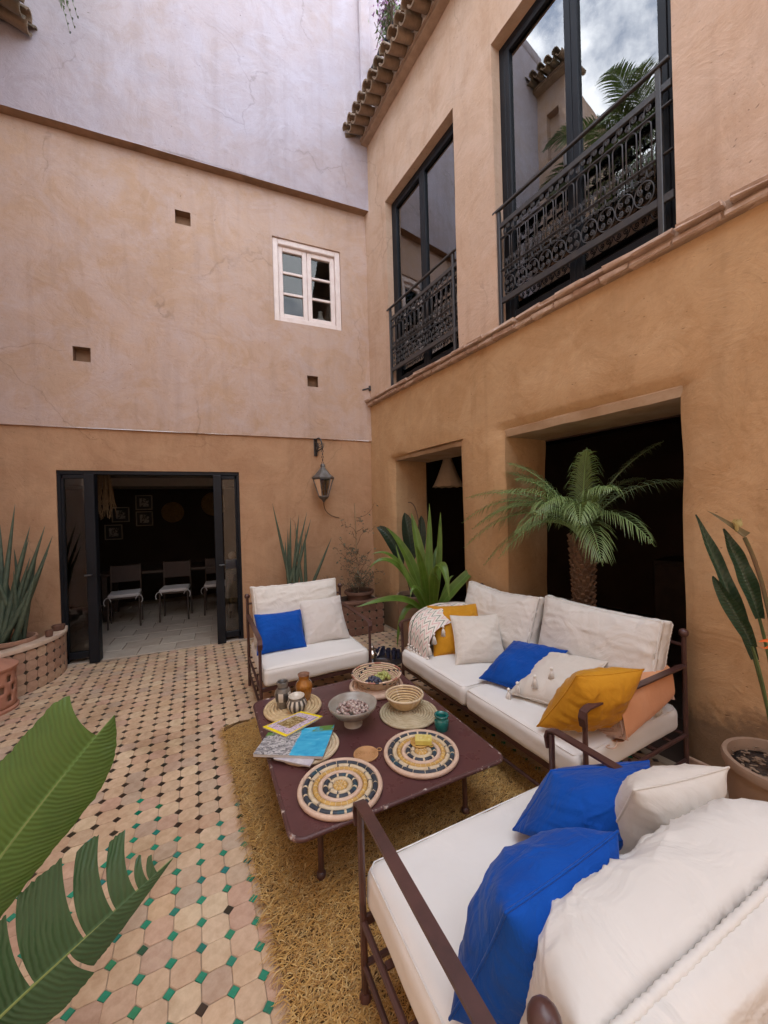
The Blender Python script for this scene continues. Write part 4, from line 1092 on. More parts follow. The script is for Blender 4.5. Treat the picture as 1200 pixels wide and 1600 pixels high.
# ------------------------------------------------------------------ rug
rug = thing('rug', 'shaggy straw rug under the coffee table', 'rug', RUG_C, RUG_A)
M_RUGB = plain('straw backing', (.15, .08, .024), (.09, .045, .014), 20, .95, bs=60, bstr=.8, bd=.01)
M_FIB = randmat('straw fibre', ((0, (.60, .35, .095)), (.25, (.47, .25, .06)), (.45, (.67, .42, .135)), (.65, (.34, .165, .04)), (.85, (.72, .51, .21)), (1, (.17, .08, .02))), rough=.7, bstr=0, noise_mix=.3, nscale=5)
mb = MB()
def rugf(u, v):
    x, y = (u-.5)*RUG_W, (v-.5)*RUG_L
    e = min(u, 1-u, v, 1-v); x += .012*nz(v*22, 3, 1)*(abs(u-.5) > .49); y += .012*nz(u*15, 5, 1)*(abs(v-.5) > .49)
    return Vector((x, y, .004+min(.012, e*.9)+.004*nz(x*9, y*30, 0)))
mb.grid(rugf, 60, 110); mb.build('rug_backing', M_RUGB, rug, angle=180)
rs = random.Random(12); N = 100000
rv = np.zeros((N, 6, 3), np.float32); rr = np.zeros((N, 2), np.float32); k = 0
while k < N:
    x = rs.uniform(-.5, .5)*RUG_W; y = rs.uniform(-.5, .5)*RUG_L
    edge = (RUG_W/2-abs(x) < .02)
    if k > N*.75 and not (x < -.1 or y > RUG_L*.36 or (x > .45)): 
        if rs.random() < .8: continue
    a = (0 if rs.random() < .5 else math.pi)+rs.gauss(0, .75)
    if edge and rs.random() < .22: a = rs.gauss(math.pi if x < 0 else 0, .35)
    l = rs.uniform(.025, .06)*(1.15 if edge else 1); wv = rs.uniform(.0009, .0021)
    row = (y*28) % 1.0; hgt = .003+.011*math.sin(math.pi*row)*rs.uniform(.2, 1.2)+rs.uniform(0, .007)*(1+nz(x*5, y*5, 3))
    d = Vector((math.cos(a), math.sin(a), 0)); s = Vector((-d.y, d.x, 0))*wv
    p0 = Vector((x, y, .010+hgt*.5)); p1 = p0+d*l*.5+s*rs.uniform(-5, 5)+Vector((0, 0, hgt*.7)); p2 = p0+d*l+s*rs.uniform(-9, 9)+Vector((0, 0, rs.uniform(-.006, .006)-(0.009 if edge else 0)))
    p2.z = max(p2.z, .004)
    for q, (p, f) in enumerate(((p0, 1), (p1, 1), (p2, .4))):
        rv[k, q*2] = p-s*f; rv[k, q*2+1] = p+s*f
    rr[k] = rs.random(); k += 1
me = bpy.data.meshes.new('fibre'); base_ = (np.arange(N)*6)[:, None]
fc = np.concatenate([base_+np.array([[0, 2, 3, 1]]), base_+np.array([[2, 4, 5, 3]])], 1).reshape(-1, 4)
me.vertices.add(N*6); me.vertices.foreach_set('co', rv.ravel()); me.loops.add(N*8); me.loops.foreach_set('vertex_index', fc.ravel().astype(np.int32))
me.polygons.add(N*2); me.polygons.foreach_set('loop_start', np.arange(0, N*8, 4, dtype=np.int32))
me.update(calc_edges=True); me.materials.append(M_FIB)
at = me.attributes.new('rnd', 'FLOAT', 'FACE'); at.data.foreach_set('value', rr.ravel())
fo = bpy.data.objects.new('fibre', me); COL.objects.link(fo); attach(fo, rug); fo['kind'] = 'stuff'
mb = MB()
for k in range(5): mb.tube(bez([(-RUG_W/2+.01, RUG_L/2-.02-.01*k, .02), (-RUG_W/2+.1, RUG_L/2+.012, .03+.004*k), (-RUG_W/2+.2, RUG_L/2-.004*k, .02)], 10), .007, 6)
mb.build('edge_cord', M_RUGB, rug)
mb = MB(); pts = bez([(0, 0, .006), (.012, .02, .02), (.012, .05, .024), (-.01, .075, .006)], 10)
for i in range(10):
    a, b = pts[i], pts[i+1]; s = Vector((.011*math.sin(math.pi*(i+.3)/10.6), 0, .006)); s2 = Vector((.011*math.sin(math.pi*(i+1.3)/10.6), 0, .006)) if i < 9 else Vector((.001, 0, 0))
    mb.add([a-s, a+s, b+s2, b-s2], [(0, 1, 2, 3)])
solo(mb, 'dry_leaf', plain('dry brown leaf', (.12, .06, .03), (.07, .035, .02), 40, .6), 'curled dry brown leaf lying on the tiles beside the big green leaf', 'leaf', loc=(-2.375, -4.145, .001), rz=R(25), angle=180)

# ------------------------------------------------------------------ coffee table
def chipped():
    m, t, b = newmat('maroon enamel with worn edges')
    c = mixc(t, ramp(t, noi(t, 5, 6), ((.3, 0.), (.7, 1.))), (.105, .040, .040), (.075, .030, .030))
    sc_ = ramp(t, noi(t, 24, 8, .7, stretch=(1, 1, 1)), ((.60, 0.), (.66, 1.)))
    c = mixc(t, mth(t, 'MULTIPLY', sc_, .14), c, (.16, .075, .07))
    t.links.new(c, b.inputs['Base Color']); b.inputs['Roughness'].default_value = .42
    rg = ramp(t, noi(t, 9, 6, .6), ((.3, .22), (.7, .42))); t.links.new(rg, b.inputs['Roughness'])
    bump(t, b, noi(t, 6, 5), .12, .02); return m
def chips():
    m, t, b = newmat('chipped enamel edge')
    f = ramp(t, noi(t, 26, 8, .75), ((.57, 0.), (.60, 1.))); g = ramp(t, noi(t, 60, 5), ((.4, 0.), (.6, 1.)))
    c = mixc(t, f, (.085, .035, .032), mixc(t, g, (.55, .5, .45), (.24, .11, .07))); t.links.new(c, b.inputs['Base Color']); b.inputs['Roughness'].default_value = .5
    bump(t, b, f, .5, .002); return m
TZ = .355
tbl = thing('coffee_table', 'low maroon enamelled metal coffee table with worn edges', 'table', (-1.335, -3.17, 0), R(2.6))
TW, TL_ = 1.085, 1.235
def rrect(w, h, r, n=6):
    o = []
    for (sx, sy, a0) in ((1, -1, -90), (1, 1, 0), (-1, 1, 90), (-1, -1, 180)):
        for k in range(n+1): a = R(a0+90*k/n); o.append((sx*(w/2-r)+r*math.cos(a), sy*(h/2-r)+r*math.sin(a)))
    return o
mb = MB(); o_ = rrect(TW-.012, TL_-.012, .05); n = len(o_)
mb.add([Vector((x, y, TZ)) for x, y in o_]+[Vector((x, y, TZ-.006)) for x, y in o_], [tuple(range(n)), tuple(range(2*n-1, n-1, -1))])
mb.build('tabletop', chipped(), tbl, smooth=False)
mb = MB(); pts = [(x, y, TZ-.008+.0015*nz(x*6, y*6, 1)) for x, y in rrect(TW, TL_, .055, 8)]
P2 = []
for i in range(len(pts)):
    a, b = Vector(pts[i]), Vector(pts[(i+1) % len(pts)]); m = max(1, int((b-a).length/.03))
    P2 += [a.lerp(b, q/m) for q in range(m)]
mb.tube(P2, .0105, 8, closed=True); mb.build('rim', chips(), tbl, angle=180)
for sx in (-1, 1):
    for sy in (-1, 1):
        m_ = MB(); x, y = sx*(TW/2-.15), sy*(TL_/2-.15)
        m_.tube([(x, y, .02), (x, y, TZ-.008)], .0135, 8); m_.sphere((x, y, .035), .022, 10, 7); m_.build('leg', M_FRAME, tbl)
    m_ = MB(); m_.box((sx*(TW/2-.15), 0, TZ-.035), (.02, TL_-.3, .03), bev=.003); m_.build('apron', M_FRAME, tbl, angle=30)
for sy in (-1, 1):
    m_ = MB(); m_.box((0, sy*(TL_/2-.15), TZ-.035), (TW-.3, .02, .03), bev=.003); m_.build('apron', M_FRAME, tbl, angle=30)
TT = TZ+.0005
# woven mats
M_NAVY = plain('navy reed', (.035, .045, .06), (.02, .028, .045), 40, .5, bs=200, bstr=.6, bd=.003)
M_TEAL = plain('blue green reed', (.02, .07, .10), (.015, .05, .07), 40, .5, bs=200, bstr=.6, bd=.003)
M_CREAMR = plain('cream reed', (.66, .55, .38), (.56, .44, .28), 30, .6, bs=200, bstr=.6, bd=.003)
M_GOLDR = plain('golden reed', (.58, .36, .10), (.47, .28, .07), 30, .55, bs=200, bstr=.6, bd=.003)
M_PINKR = plain('rose cream reed', (.66, .49, .37), (.58, .41, .30), 30, .6, bs=200, bstr=.6, bd=.003)
def coil_mat(name, label, loc, rz, Rm, seed):
    t = thing(name, label, 'woven mat', loc, rz, 'patterned woven table mats'); rs_ = random.Random(seed)
    nr = 9; r_ = Rm/(2*nr-1); mats = [M_PINKR, M_NAVY, M_CREAMR, M_GOLDR, M_NAVY, M_TEAL]
    #        outer -> inner: (base colour, gap colour, number of segments)
    spec = [(0, 0, 60), (1, 2, 18), (2, 1, 16), (3, 3, 30), (0, 0, 30), (1, 2, 9), (2, 1, 7), (3, 3, 10), (3, 3, 4)]
    st = MB()
    for k in range(nr):
        Rr = Rm-r_-2*r_*k; bc, gc, ns = spec[k]
        if Rr < r_*.5: Rr = r_*.6
        mb = MB(); n = max(36, int(130*Rr/Rm)); m = 8; vs = []
        off = rs_.uniform(0, 6.28)
        for i in range(n):
            a = 2*math.pi*i/n
            seg = (a/(2*math.pi)*ns+off) % 1.0
            pinch_ = 1-.10*math.exp(-((seg-.5)/.06)**2)
            for j in range(m):
                b = 2*math.pi*j/m; q = r_*1.04*pinch_; vs.append(Vector(((Rr+q*math.cos(b))*math.cos(a), (Rr+q*math.cos(b))*math.sin(a), r_+q*math.sin(b)*1.05)))
        for i in range(n):
            a = 2*math.pi*(i+.5)/n; seg = (a/(2*math.pi)*ns+off) % 1.0
            mi_ = bc if abs(seg-.5) > .045 else gc
            if bc == 1 and int(a/(2*math.pi)*ns+off) % 7 == 3: mi_ = 5 if mi_ == 1 else mi_
            mb.cm = mi_
            mb.add([vs[i*m+j] for j in range(m)]+[vs[((i+1) % n)*m+j] for j in range(m)], [(j, m+j, m+(j+1) % m, (j+1) % m) for j in range(m)])
        mb.build('coil', mats, t, angle=180)
        if bc in (1, 2, 3):
            for s in range(ns):
                a = 2*math.pi*((s+.5-off) % ns)/ns; d = Vector((math.cos(a), math.sin(a), 0))
                st.tube([d*(Rr-r_*1.1)+Vector((0, 0, r_*1.3)), d*Rr+Vector((0, 0, r_*2.12)), d*(Rr+r_*1.1)+Vector((0, 0, r_*1.3))], .0017, 5)
    st.build('stitch', M_CREAMR, t, angle=180, kind='stuff'); return t
coil_mat('woven_mat', 'patterned navy and gold woven mat at the near corner of the table, nothing on it', (-1.597, -3.615, TT), .3, .196, 1)
coil_mat('woven_mat', 'patterned navy and gold woven mat with the small yellow box on it', (-1.142, -3.555, TT), 1.7, .196, 2)
def plain_mat(label, loc, Rm, nr, mat_, group=None, h=1.0, loop=False, name='straw_mat'):
    t = thing(name, label, 'straw mat', loc, rnd.uniform(0, 6), group); r_ = Rm/(2*nr-1)
    for k in range(nr):
        mb = MB(); mb.torus((0, 0, r_*h), max(Rm-r_-2*r_*k, r_*.5), r_*1.06, max(20, int(64*(1-k/nr))), 7, fn=lambda q, a, b, k=k: Vector((q.x, q.y, q.z*h+.0006*math.sin(a*(40-3*k))))); mb.build('coil', mat_, t, angle=180)
    if loop:
        mb = MB(); mb.torus((-Rm-.012, .0, r_), .012, .0028, 16, 6); mb.build('loop', mat_, t, angle=180)
    return t
M_STRAWG = plain('grey green straw', (.50, .43, .29), (.40, .33, .20), 25, .8, bs=160, bstr=.5, bd=.003)
M_ORST = plain('orange straw', (.52, .29, .13), (.43, .23, .09), 25, .7, bs=160, bstr=.5, bd=.003)
G_ST = 'plain straw mats on the coffee table'
plain_mat('round straw mat under the three pottery jars', (-1.675, -2.785, TT), .185, 9, M_STRAWL, G_ST)
plain_mat('round straw mat under the small empty straw bowl', (-1.025, -3.175, TT), .183, 11, M_STRAWG, G_ST)
plain_mat('straw mat half hidden under the magazines', (-1.665, -3.24, TT), .165, 9, M_CREAMR, G_ST)
plain_mat('pale rimmed straw tray under the basket of grapes', (-1.075, -2.755, TT), .195, 7, M_PINKR, G_ST, 1.1)
plain_mat('small orange straw coaster with a hanging loop', (-1.405, -3.435, TT), .066, 8, M_ORST, None, 1.0, True, 'coaster')
plain_mat('tiny straw coaster under the yellow box', (-1.118, -3.50, TT+.024), .052, 7, M_GOLDR, None, 1.0, True, 'coaster')
# pottery
def lathe_thing(name, label, cat, loc, prof, mats, group=None, n=28, segmat=None, fn=None):
    mb = MB(); k = len(prof)
    for i in range(k-1):
        mb.cm = segmat[i] if segmat else 0
        if i == 0: mb.add([(prof[0][0]*math.cos(2*math.pi*j/n), prof[0][0]*math.sin(2*math.pi*j/n), prof[0][1]) for j in range(n)], [tuple(range(n))])
        vs = []
        for (r_, z) in (prof[i], prof[i+1]):
            for j in range(n): a = 2*math.pi*j/n; vs.append((r_*math.cos(a), r_*math.sin(a), z))
        for j in range(n):
            mb.cm = (segmat[i] if segmat else 0) if not fn else fn(i, j, n, segmat[i] if segmat else 0)
            mb.add([vs[j], vs[(j+1) % n], vs[n+(j+1) % n], vs[n+j]], [(0, 1, 2, 3)])
    o = mb.build(name, mats, angle=180)
    bm = bmesh.new(); bm.from_mesh(o.data); bmesh.ops.remove_doubles(bm, verts=bm.verts, dist=1e-5); bm.to_mesh(o.data); bm.free()
    o.location = loc; return tag(o, label, cat, group)
import bmesh
M_POTG = plain('grey glazed pottery', (.20, .18, .15), (.12, .105, .085), 30, .35, coat=.4)
M_POTC = plain('cream glaze', (.62, .57, .48), (.52, .46, .37), 30, .35, coat=.4)
M_POTK = plain('dark line glaze', (.045, .04, .035), (.06, .055, .05), 30, .4, coat=.3)
M_POTO = plain('amber glaze', (.42, .17, .022), (.28, .10, .014), 24, .2, coat=.7)
M_POTB = plain('unglazed brown clay', (.27, .14, .085), (.2, .1, .06), 30, .7)
GJ = 'small pottery jars on the straw mat'; MZ = TT+.021
lathe_thing('jar', 'grey narrow-necked jar painted with pale lozenges', 'jar', (-1.735, -2.775, MZ), [(.032, 0), (.036, .01), (.047, .05), (.052, .085), (.050, .105), (.035, .125), (.030, .135), (.036, .16), (.037, .168), (.030, .165), (.024, .13), (.02, .06)], [M_POTG, M_POTC, M_POTK], GJ, 30, [0, 0, 1, 1, 0, 2, 0, 0, 0, 2, 2],
    fn=lambda i, j, n, s: (1 if (j % 6) in (1, 2, 3) and i in (2, 3) else (2 if i in (2, 3) else s)))
lathe_thing('jar', 'glossy amber jar with a flared clay mouth', 'jar', (-1.59, -2.735, MZ), [(.036, 0), (.042, .01), (.052, .06), (.057, .095), (.050, .115), (.034, .135), (.034, .15), (.038, .165), (.040, .172), (.031, .17), (.026, .14), (.02, .07)], [M_POTO, M_POTB], GJ, 30, [0, 0, 0, 0, 0, 0, 0, 1, 1, 1, 1])
lathe_thing('jar', 'squat black and cream striped pot in front of the two jars', 'jar', (-1.665, -2.875, MZ), [(.034, 0), (.048, .012), (.062, .04), (.063, .06), (.050, .084), (.046, .09), (.050, .10), (.050, .104), (.044, .10), (.038, .088), (.001, .086)], [M_POTC, M_POTK, M_POTG], GJ, 48, [0, 0, 0, 0, 2, 2, 0, 0, 0, 0],
    fn=lambda i, j, n, s: (1 if (j % 4) in (0, 1) and 1 <= i <= 3 else s))
# footed bowl with shells / beads
bowl = lathe_thing('bowl', 'grey stoneware footed bowl filled with small shells', 'bowl', (-1.375, -3.13, TT), [(.055, 0), (.056, .012), (.044, .03), (.048, .04), (.108, .07), (.142, .112), (.146, .128), (.140, .129), (.131, .112), (.085, .085), (.001, .078)], [plain('grey stoneware glaze', (.34, .315, .27), (.24, .21, .175), 12, .4, coat=.3), plain('pale stoneware', (.50, .47, .41), (.38, .34, .28), 12, .5)], None, 40, [1, 1, 1, 0, 0, 0, 0, 0, 0, 0])
M_SHELL = randmat('shell', ((0, (.42, .30, .26)), (.3, (.18, .10, .09)), (.55, (.60, .50, .45)), (.8, (.30, .17, .15)), (1, (.66, .58, .52))), rough=.35, bstr=0, noise_mix=.3, coat=.4)
rs = random.Random(2); m_ = MB(); m_.sphere((0, 0, 0), .0085, 7, 5, (1.25, 1, .8)); SHM = m_.mesh('shell', M_SHELL, angle=180)
for k in range(190):
    a, q = rs.uniform(0, 6.28), .095*math.sqrt(rs.random()); z = .090+.020*(1-(q/.095)**2)+rs.uniform(-.004, .006)
    inst(SHM, 'shell', bowl, (q*math.cos(a), q*math.sin(a), z), (rs.uniform(0, 6), rs.uniform(0, 6), rs.uniform(0, 6)))
# straw bowl and grape basket
def coil_bowl(label, loc, rb, rt, h, nc, mats, pat, name='straw_bowl'):
    t = thing(name, label, 'basket', loc)
    mb = MB(); mb.torus((0, 0, .004), rb*.5, .006, 24, 6); mb.lathe([(rb, .002), (rb, .007)], n=24); mb.build('base', mats[0], t)
    for k in range(nc):
        f = k/(nc-1); r_ = rb+(rt-rb)*f**.8; z = .006+h*f**1.25; mb = MB(); n = 44
        tr = h/nc*.62
        for i in range(n):
            a, b = 2*math.pi*i/n, 2*math.pi*(i+1)/n; mb.cm = pat(k, i, n); vs = []
            for aa in (a, b):
                for j in range(7): w = 2*math.pi*j/7; vs.append(((r_+tr*math.cos(w))*math.cos(aa), (r_+tr*math.cos(w))*math.sin(aa), z+tr*math.sin(w)*1.1))
            mb.add(vs, [(j, 7+j, 7+(j+1) % 7, (j+1) % 7) for j in range(7)])
        mb.build('coil', mats, t, angle=180)
    return t
coil_bowl('small golden straw bowl, empty, on a straw mat', (-1.02, -3.11, TT+.018), .055, .118, .072, 7, [M_STRAWL, M_CREAMR], lambda k, i, n: int(k == 6 or (i % 11 == 0 and k > 1)))
M_RED = plain('faded red reed', (.45, .20, .14), (.35, .14, .1), 30, .6, bs=200, bstr=.5, bd=.003)
gb = coil_bowl('woven basket of dark and green grapes', (-1.07, -2.755, TT+.03), .11, .175, .072, 8, [M_CREAMR, M_PINKR, M_NAVY, M_RED], lambda k, i, n: 3 if (k == 7 and i % 7 < 2) else (2 if (i+2*k) % 11 == 0 and k > 2 else (1 if k % 2 else 0)), 'grape_basket')
M_GRD = plain('dark grape skin', (.035, .04, .075), (.06, .06, .09), 60, .35, coat=.2)
M_GRG = plain('green grape skin', (.38, .40, .12), (.30, .33, .08), 60, .3, coat=.2)
for nm, mt, cx, cy, ct, lb in (('grape_bunch', M_GRD, -.04, -.035, 46, 'bunch of dark grapes in the woven basket'), ('grape_bunch', M_GRG, .05, .02, 46, 'bunch of pale green grapes in the woven basket')):
    t = thing(nm, lb, 'grapes', (-1.07+cx, -2.755+cy, TT+.038), 0, 'grapes in the basket'); m_ = MB(); m_.sphere((0, 0, 0), .0115, 10, 7, (1, 1, 1.1)); G = m_.mesh('grape', mt, angle=180)
    for k in range(ct):
        a, q = rs.uniform(0, 6.28), math.sqrt(rs.random()); inst(G, 'grape', t, (.058*q*math.cos(a), .05*q*math.sin(a), .012+.038*(1-q*q)+rs.uniform(0, .010)))
    mb = MB(); mb.tube([(0, 0, .04), (.01, .02, .065), (.03, .03, .07)], .002, 5); mb.build('stalk', M_POTB, t)
# teal jar
lathe_thing('candle_jar', 'small turquoise glazed jar by the edge of the table', 'jar', (-.925, -3.405, TT), [(.036, 0), (.041, .008), (.043, .05), (.040, .062), (.034, .068), (.041, .08), (.042, .086), (.034, .086), (.029, .07), (.03, .03), (.001, .028)], [plain('turquoise glaze', (.008, .17, .15), (.004, .09, .085), 18, .15, coat=.6)], None, 28)
# yellow box
def printmat(name, fn_):
    m, t, b = newmat(name); uv = t.nodes.new('ShaderNodeUVMap'); fn_(m, t, b, uv.outputs[0]); b.inputs['Roughness'].default_value = .25; return m
mb = MB(); mb.box((0, 0, .013), (.088, .058, .026), bev=.002)
solo(mb, 'matchbox', plain('pale yellow card', (.68, .58, .16), (.60, .50, .10), 20, .5), 'small pale yellow card box resting on the patterned mat', 'box', loc=(-1.108, -3.52, TT+.034), rz=R(-28), smooth=False)
bx = bpy.data.objects['matchbox']
mb = MB(); mb.box((0, 0, .0263), (.07, .04, .0006)); mb.build('box_label', plain('gold printed panel', (.55, .42, .07), (.72, .66, .32), 60, .4, bstr=0), bx, smooth=False)
# magazines
def mag(name, label, P, z, th, face):
    """P: four table-plane corners (near-left, near-right, far-right, far-left)"""
    cx, cy = sum(p[0] for p in P)/4, sum(p[1] for p in P)/4
    t = thing(name, label, 'magazine', (cx, cy, z), 0, 'magazines on the coffee table')
    Q = [(p[0]-cx, p[1]-cy) for p in P]
    mb = MB(); mb.add([(x*.985, y*.985, 0) for x, y in Q]+[(x*.985, y*.985, th-.0015) for x, y in Q], [(3, 2, 1, 0), (4, 5, 6, 7)]+[(k, (k+1) % 4, (k+1) % 4+4, k+4) for k in range(4)])
    mb.build('pages', plain('page edges', (.62, .60, .57), (.45, .43, .41), 300, .8, stretch=(1, 1, 30), bstr=.2), t, smooth=False)
    mb = MB()
    def f(u, v):
        a = Vector(Q[0]).lerp(Vector(Q[1]), u).lerp(Vector(Q[3]).lerp(Vector(Q[2]), u), v); return Vector((a.x, a.y, th+.0004+.003*math.sin(math.pi*u)*math.sin(math.pi*v)+.0008*nz(u*4, v*4, 1)))
    mb.grid(f, 10, 10); mb.build('cover', face, t, angle=180); return t
def face_blue(m, t, b, uv):
    sp = t.nodes.new('ShaderNodeSeparateXYZ'); t.links.new(uv, sp.inputs[0])
    half = ramp(t, mth(t, 'ADD', sp.outputs[0], mth(t, 'MULTIPLY', noi(t, 5, 4, vec=uv), .10)), ((.555, 0.), (.575, 1.)))
    n_ = noi(t, 6, 8, .7, vec=uv, dist=2.5)
    g = ramp(t, n_, ((.35, (.05, .055, .06)), (.48, (.25, .25, .26)), (.55, (.62, .62, .62)), (.62, (.16, .17, .13)), (.75, (.40, .40, .44))))
    bl = ramp(t, noi(t, 3, 5, vec=uv, dist=2), ((.3, (.015, .30, .56)), (.6, (.05, .44, .68)), (.7, (.18, .56, .74))))
    c = mixc(t, half, g, bl)
    gr = mth(t, 'MULTIPLY', ramp(t, sp.outputs[1], ((.78, 0.), (.84, 1.))), ramp(t, noi(t, 4, 4, vec=uv), ((.42, 0.), (.5, 1.))))
    c = mixc(t, gr, c, (.10, .22, .05)); t.links.new(c, b.inputs['Base Color'])
def face_yel(m, t, b, uv):
    sp = t.nodes.new('ShaderNodeSeparateXYZ'); t.links.new(uv, sp.inputs[0])
    du = mth(t, 'ABSOLUTE', mth(t, 'SUBTRACT', sp.outputs[0], .5)); dv = mth(t, 'ABSOLUTE', mth(t, 'SUBTRACT', sp.outputs[1], .5))
    ed = mth(t, 'MAXIMUM', mth(t, 'GREATER_THAN', du, .425), mth(t, 'GREATER_THAN', dv, .45))
    inn = mth(t, 'MULTIPLY', mth(t, 'LESS_THAN', du, .25), mth(t, 'LESS_THAN', mth(t, 'ABSOLUTE', mth(t, 'SUBTRACT', sp.outputs[1], .55)), .28))
    g = ramp(t, noi(t, 7, 8, .7, vec=uv, dist=2), ((.35, (.05, .035, .02)), (.5, (.30, .20, .07)), (.6, (.5, .42, .24)), (.7, (.10, .08, .06))))
    p = ramp(t, noi(t, 12, 6, .7, vec=uv), ((.4, (.55, .34, .50)), (.5, (.66, .60, .66)), (.58, (.10, .08, .12)), (.64, (.62, .45, .60))))
    c = mixc(t, inn, p, g); c = mixc(t, ed, c, (.78, .62, .02)); t.links.new(c, b.inputs['Base Color'])
mz = TT+.022
mag('magazine', 'glossy magazine half grey and half bright blue, under the yellow-bordered one', [(-1.955, -3.245), (-1.63, -3.42), (-1.498, -3.165), (-1.86, -3.075)], mz+.008, .014, printmat('blue grey cover print', face_blue))
mag('magazine', 'yellow-bordered magazine on top of the blue one', [(-1.779, -3.183), (-1.544, -3.065), (-1.652, -2.95), (-1.887, -3.025)], mz+.026, .008, printmat('yellow bordered cover print', face_yel))
mag('magazine', 'white magazine mostly hidden at the bottom of the pile', [(-1.86, -3.30), (-1.70, -3.44), (-1.55, -3.22), (-1.72, -3.10)], mz-.002, .008, plain('white cover', (.6, .58, .6), (.4, .36, .42), 20, .3))
# ------------------------------------------------------------------ foliage
L_BAN = leafmat('broad green leaf', (.085, .165, .034), (.055, .125, .028), 46, .27, .28, vd=.003, brown=True)
L_BAN2 = leafmat('shaded broad leaf', (.042, .10, .042), (.027, .072, .031), 46, .25, .2, vd=.003, brown=True)  # darker copy of the broad leaf, with shade put into its green
L_STRAP = leafmat('strap leaf', (.10, .18, .024), (.065, .13, .020), 6, .35, .25, edge=(.16, .22, .05), vd=.002)
L_DARK = leafmat('dark paddle leaf', (.012, .028, .016), (.008, .02, .012), 20, .3, .05)
L_BOP = leafmat('blue green paddle leaf', (.030, .060, .030), (.020, .045, .026), 26, .28, .1, vd=.005)
L_SAN = leafmat('grey green spear leaf', (.075, .105, .065), (.05, .075, .05), 14, .55, .0, vd=.001)
L_PALM = leafmat('palm leaflet', (.19, .27, .10), (.13, .20, .075), 2, .4, .2)
L_PALMD = leafmat('dark palm leaflet', (.12, .17, .08), (.08, .12, .06), 2, .45, .12)
M_TERRA = plain('weathered terracotta', (.36, .20, .125), (.29, .155, .10), 5, .85, bs=30, bstr=.3)
M_TERRAD = plain('dark red clay', (.17, .085, .055), (.12, .06, .04), 6, .8, bs=30, bstr=.3)
M_POTBEIGE = plain('dusty brown clay', (.30, .205, .14), (.25, .165, .11), 6, .85, bs=30, bstr=.3)
M_STEM = plain('green stalk', (.09, .13, .04), (.06, .09, .03), 12, .5)
M_TWIG = plain('dry brown twig', (.14, .09, .055), (.09, .055, .035), 30, .9)
def potted(name, label, cat, loc, r_top, r_bot, h, potmat, group=None, rz=0, rim=.03):
    t = thing(name, label, cat, loc, rz, group)
    mb = MB(); mb.lathe([(r_bot, 0), (r_bot*1.01, .01), (r_top*.93, h*.8), (r_top*.94, h-rim*1.4), (r_top, h-rim*1.3), (r_top*1.01, h-rim*.4), (r_top*.985, h), (r_top*.90, h), (r_top*.87, h-.02), (r_top*.84, h-.07)], n=40); mb.build('pot', potmat, t, angle=60)
    m_ = MB(); m_.lathe([(.001, h-.045), (r_top*.4, h-.04), (r_top*.88, h-.05)], n=24, fn=lambda q, a: Vector((q.x, q.y, q.z+.008*nz(q.x*30, q.y*30, 2)))); m_.build('soil', M_SOIL, t, angle=180)
    return t
def blade(mb, P, w, nrm=(0, 0, 1), fold=.25, nl=14, nw=6, prof=None, twist=0, wave=0):
    """strap/paddle leaf along a bezier; w = full width"""
    pts = bez(P, nl); N0 = Vector(nrm); vs = []; uv = []
    prof = prof or (lambda t: math.sin(math.pi*min(1, t*.93+.07))**.7*(1-.15*t))
    for i, p in enumerate(pts):
        t = i/nl; d = (pts[min(i+1, nl)]-pts[max(i-1, 0)]).normalized(); s = d.cross(N0)
        if s.length < 1e-4: s = d.orthogonal()
        s.normalize(); n = s.cross(d).normalized()
        if twist: q = Matrix.Rotation(twist*t, 3, d); s, n = q @ s, q @ n
        hw = w/2*max(.01, prof(t))
        for j in range(nw+1):
            u = -1+2*j/nw; vs.append(p+s*hw*u+n*hw*(fold*abs(u)**1.3+wave*abs(u)*math.sin(t*17+u*2))); uv.append((u, t))
    fs = [(i*(nw+1)+j, i*(nw+1)+j+1, (i+1)*(nw+1)+j+1, (i+1)*(nw+1)+j) for i in range(nl) for j in range(nw)]
    mb.add(vs, fs, uv)

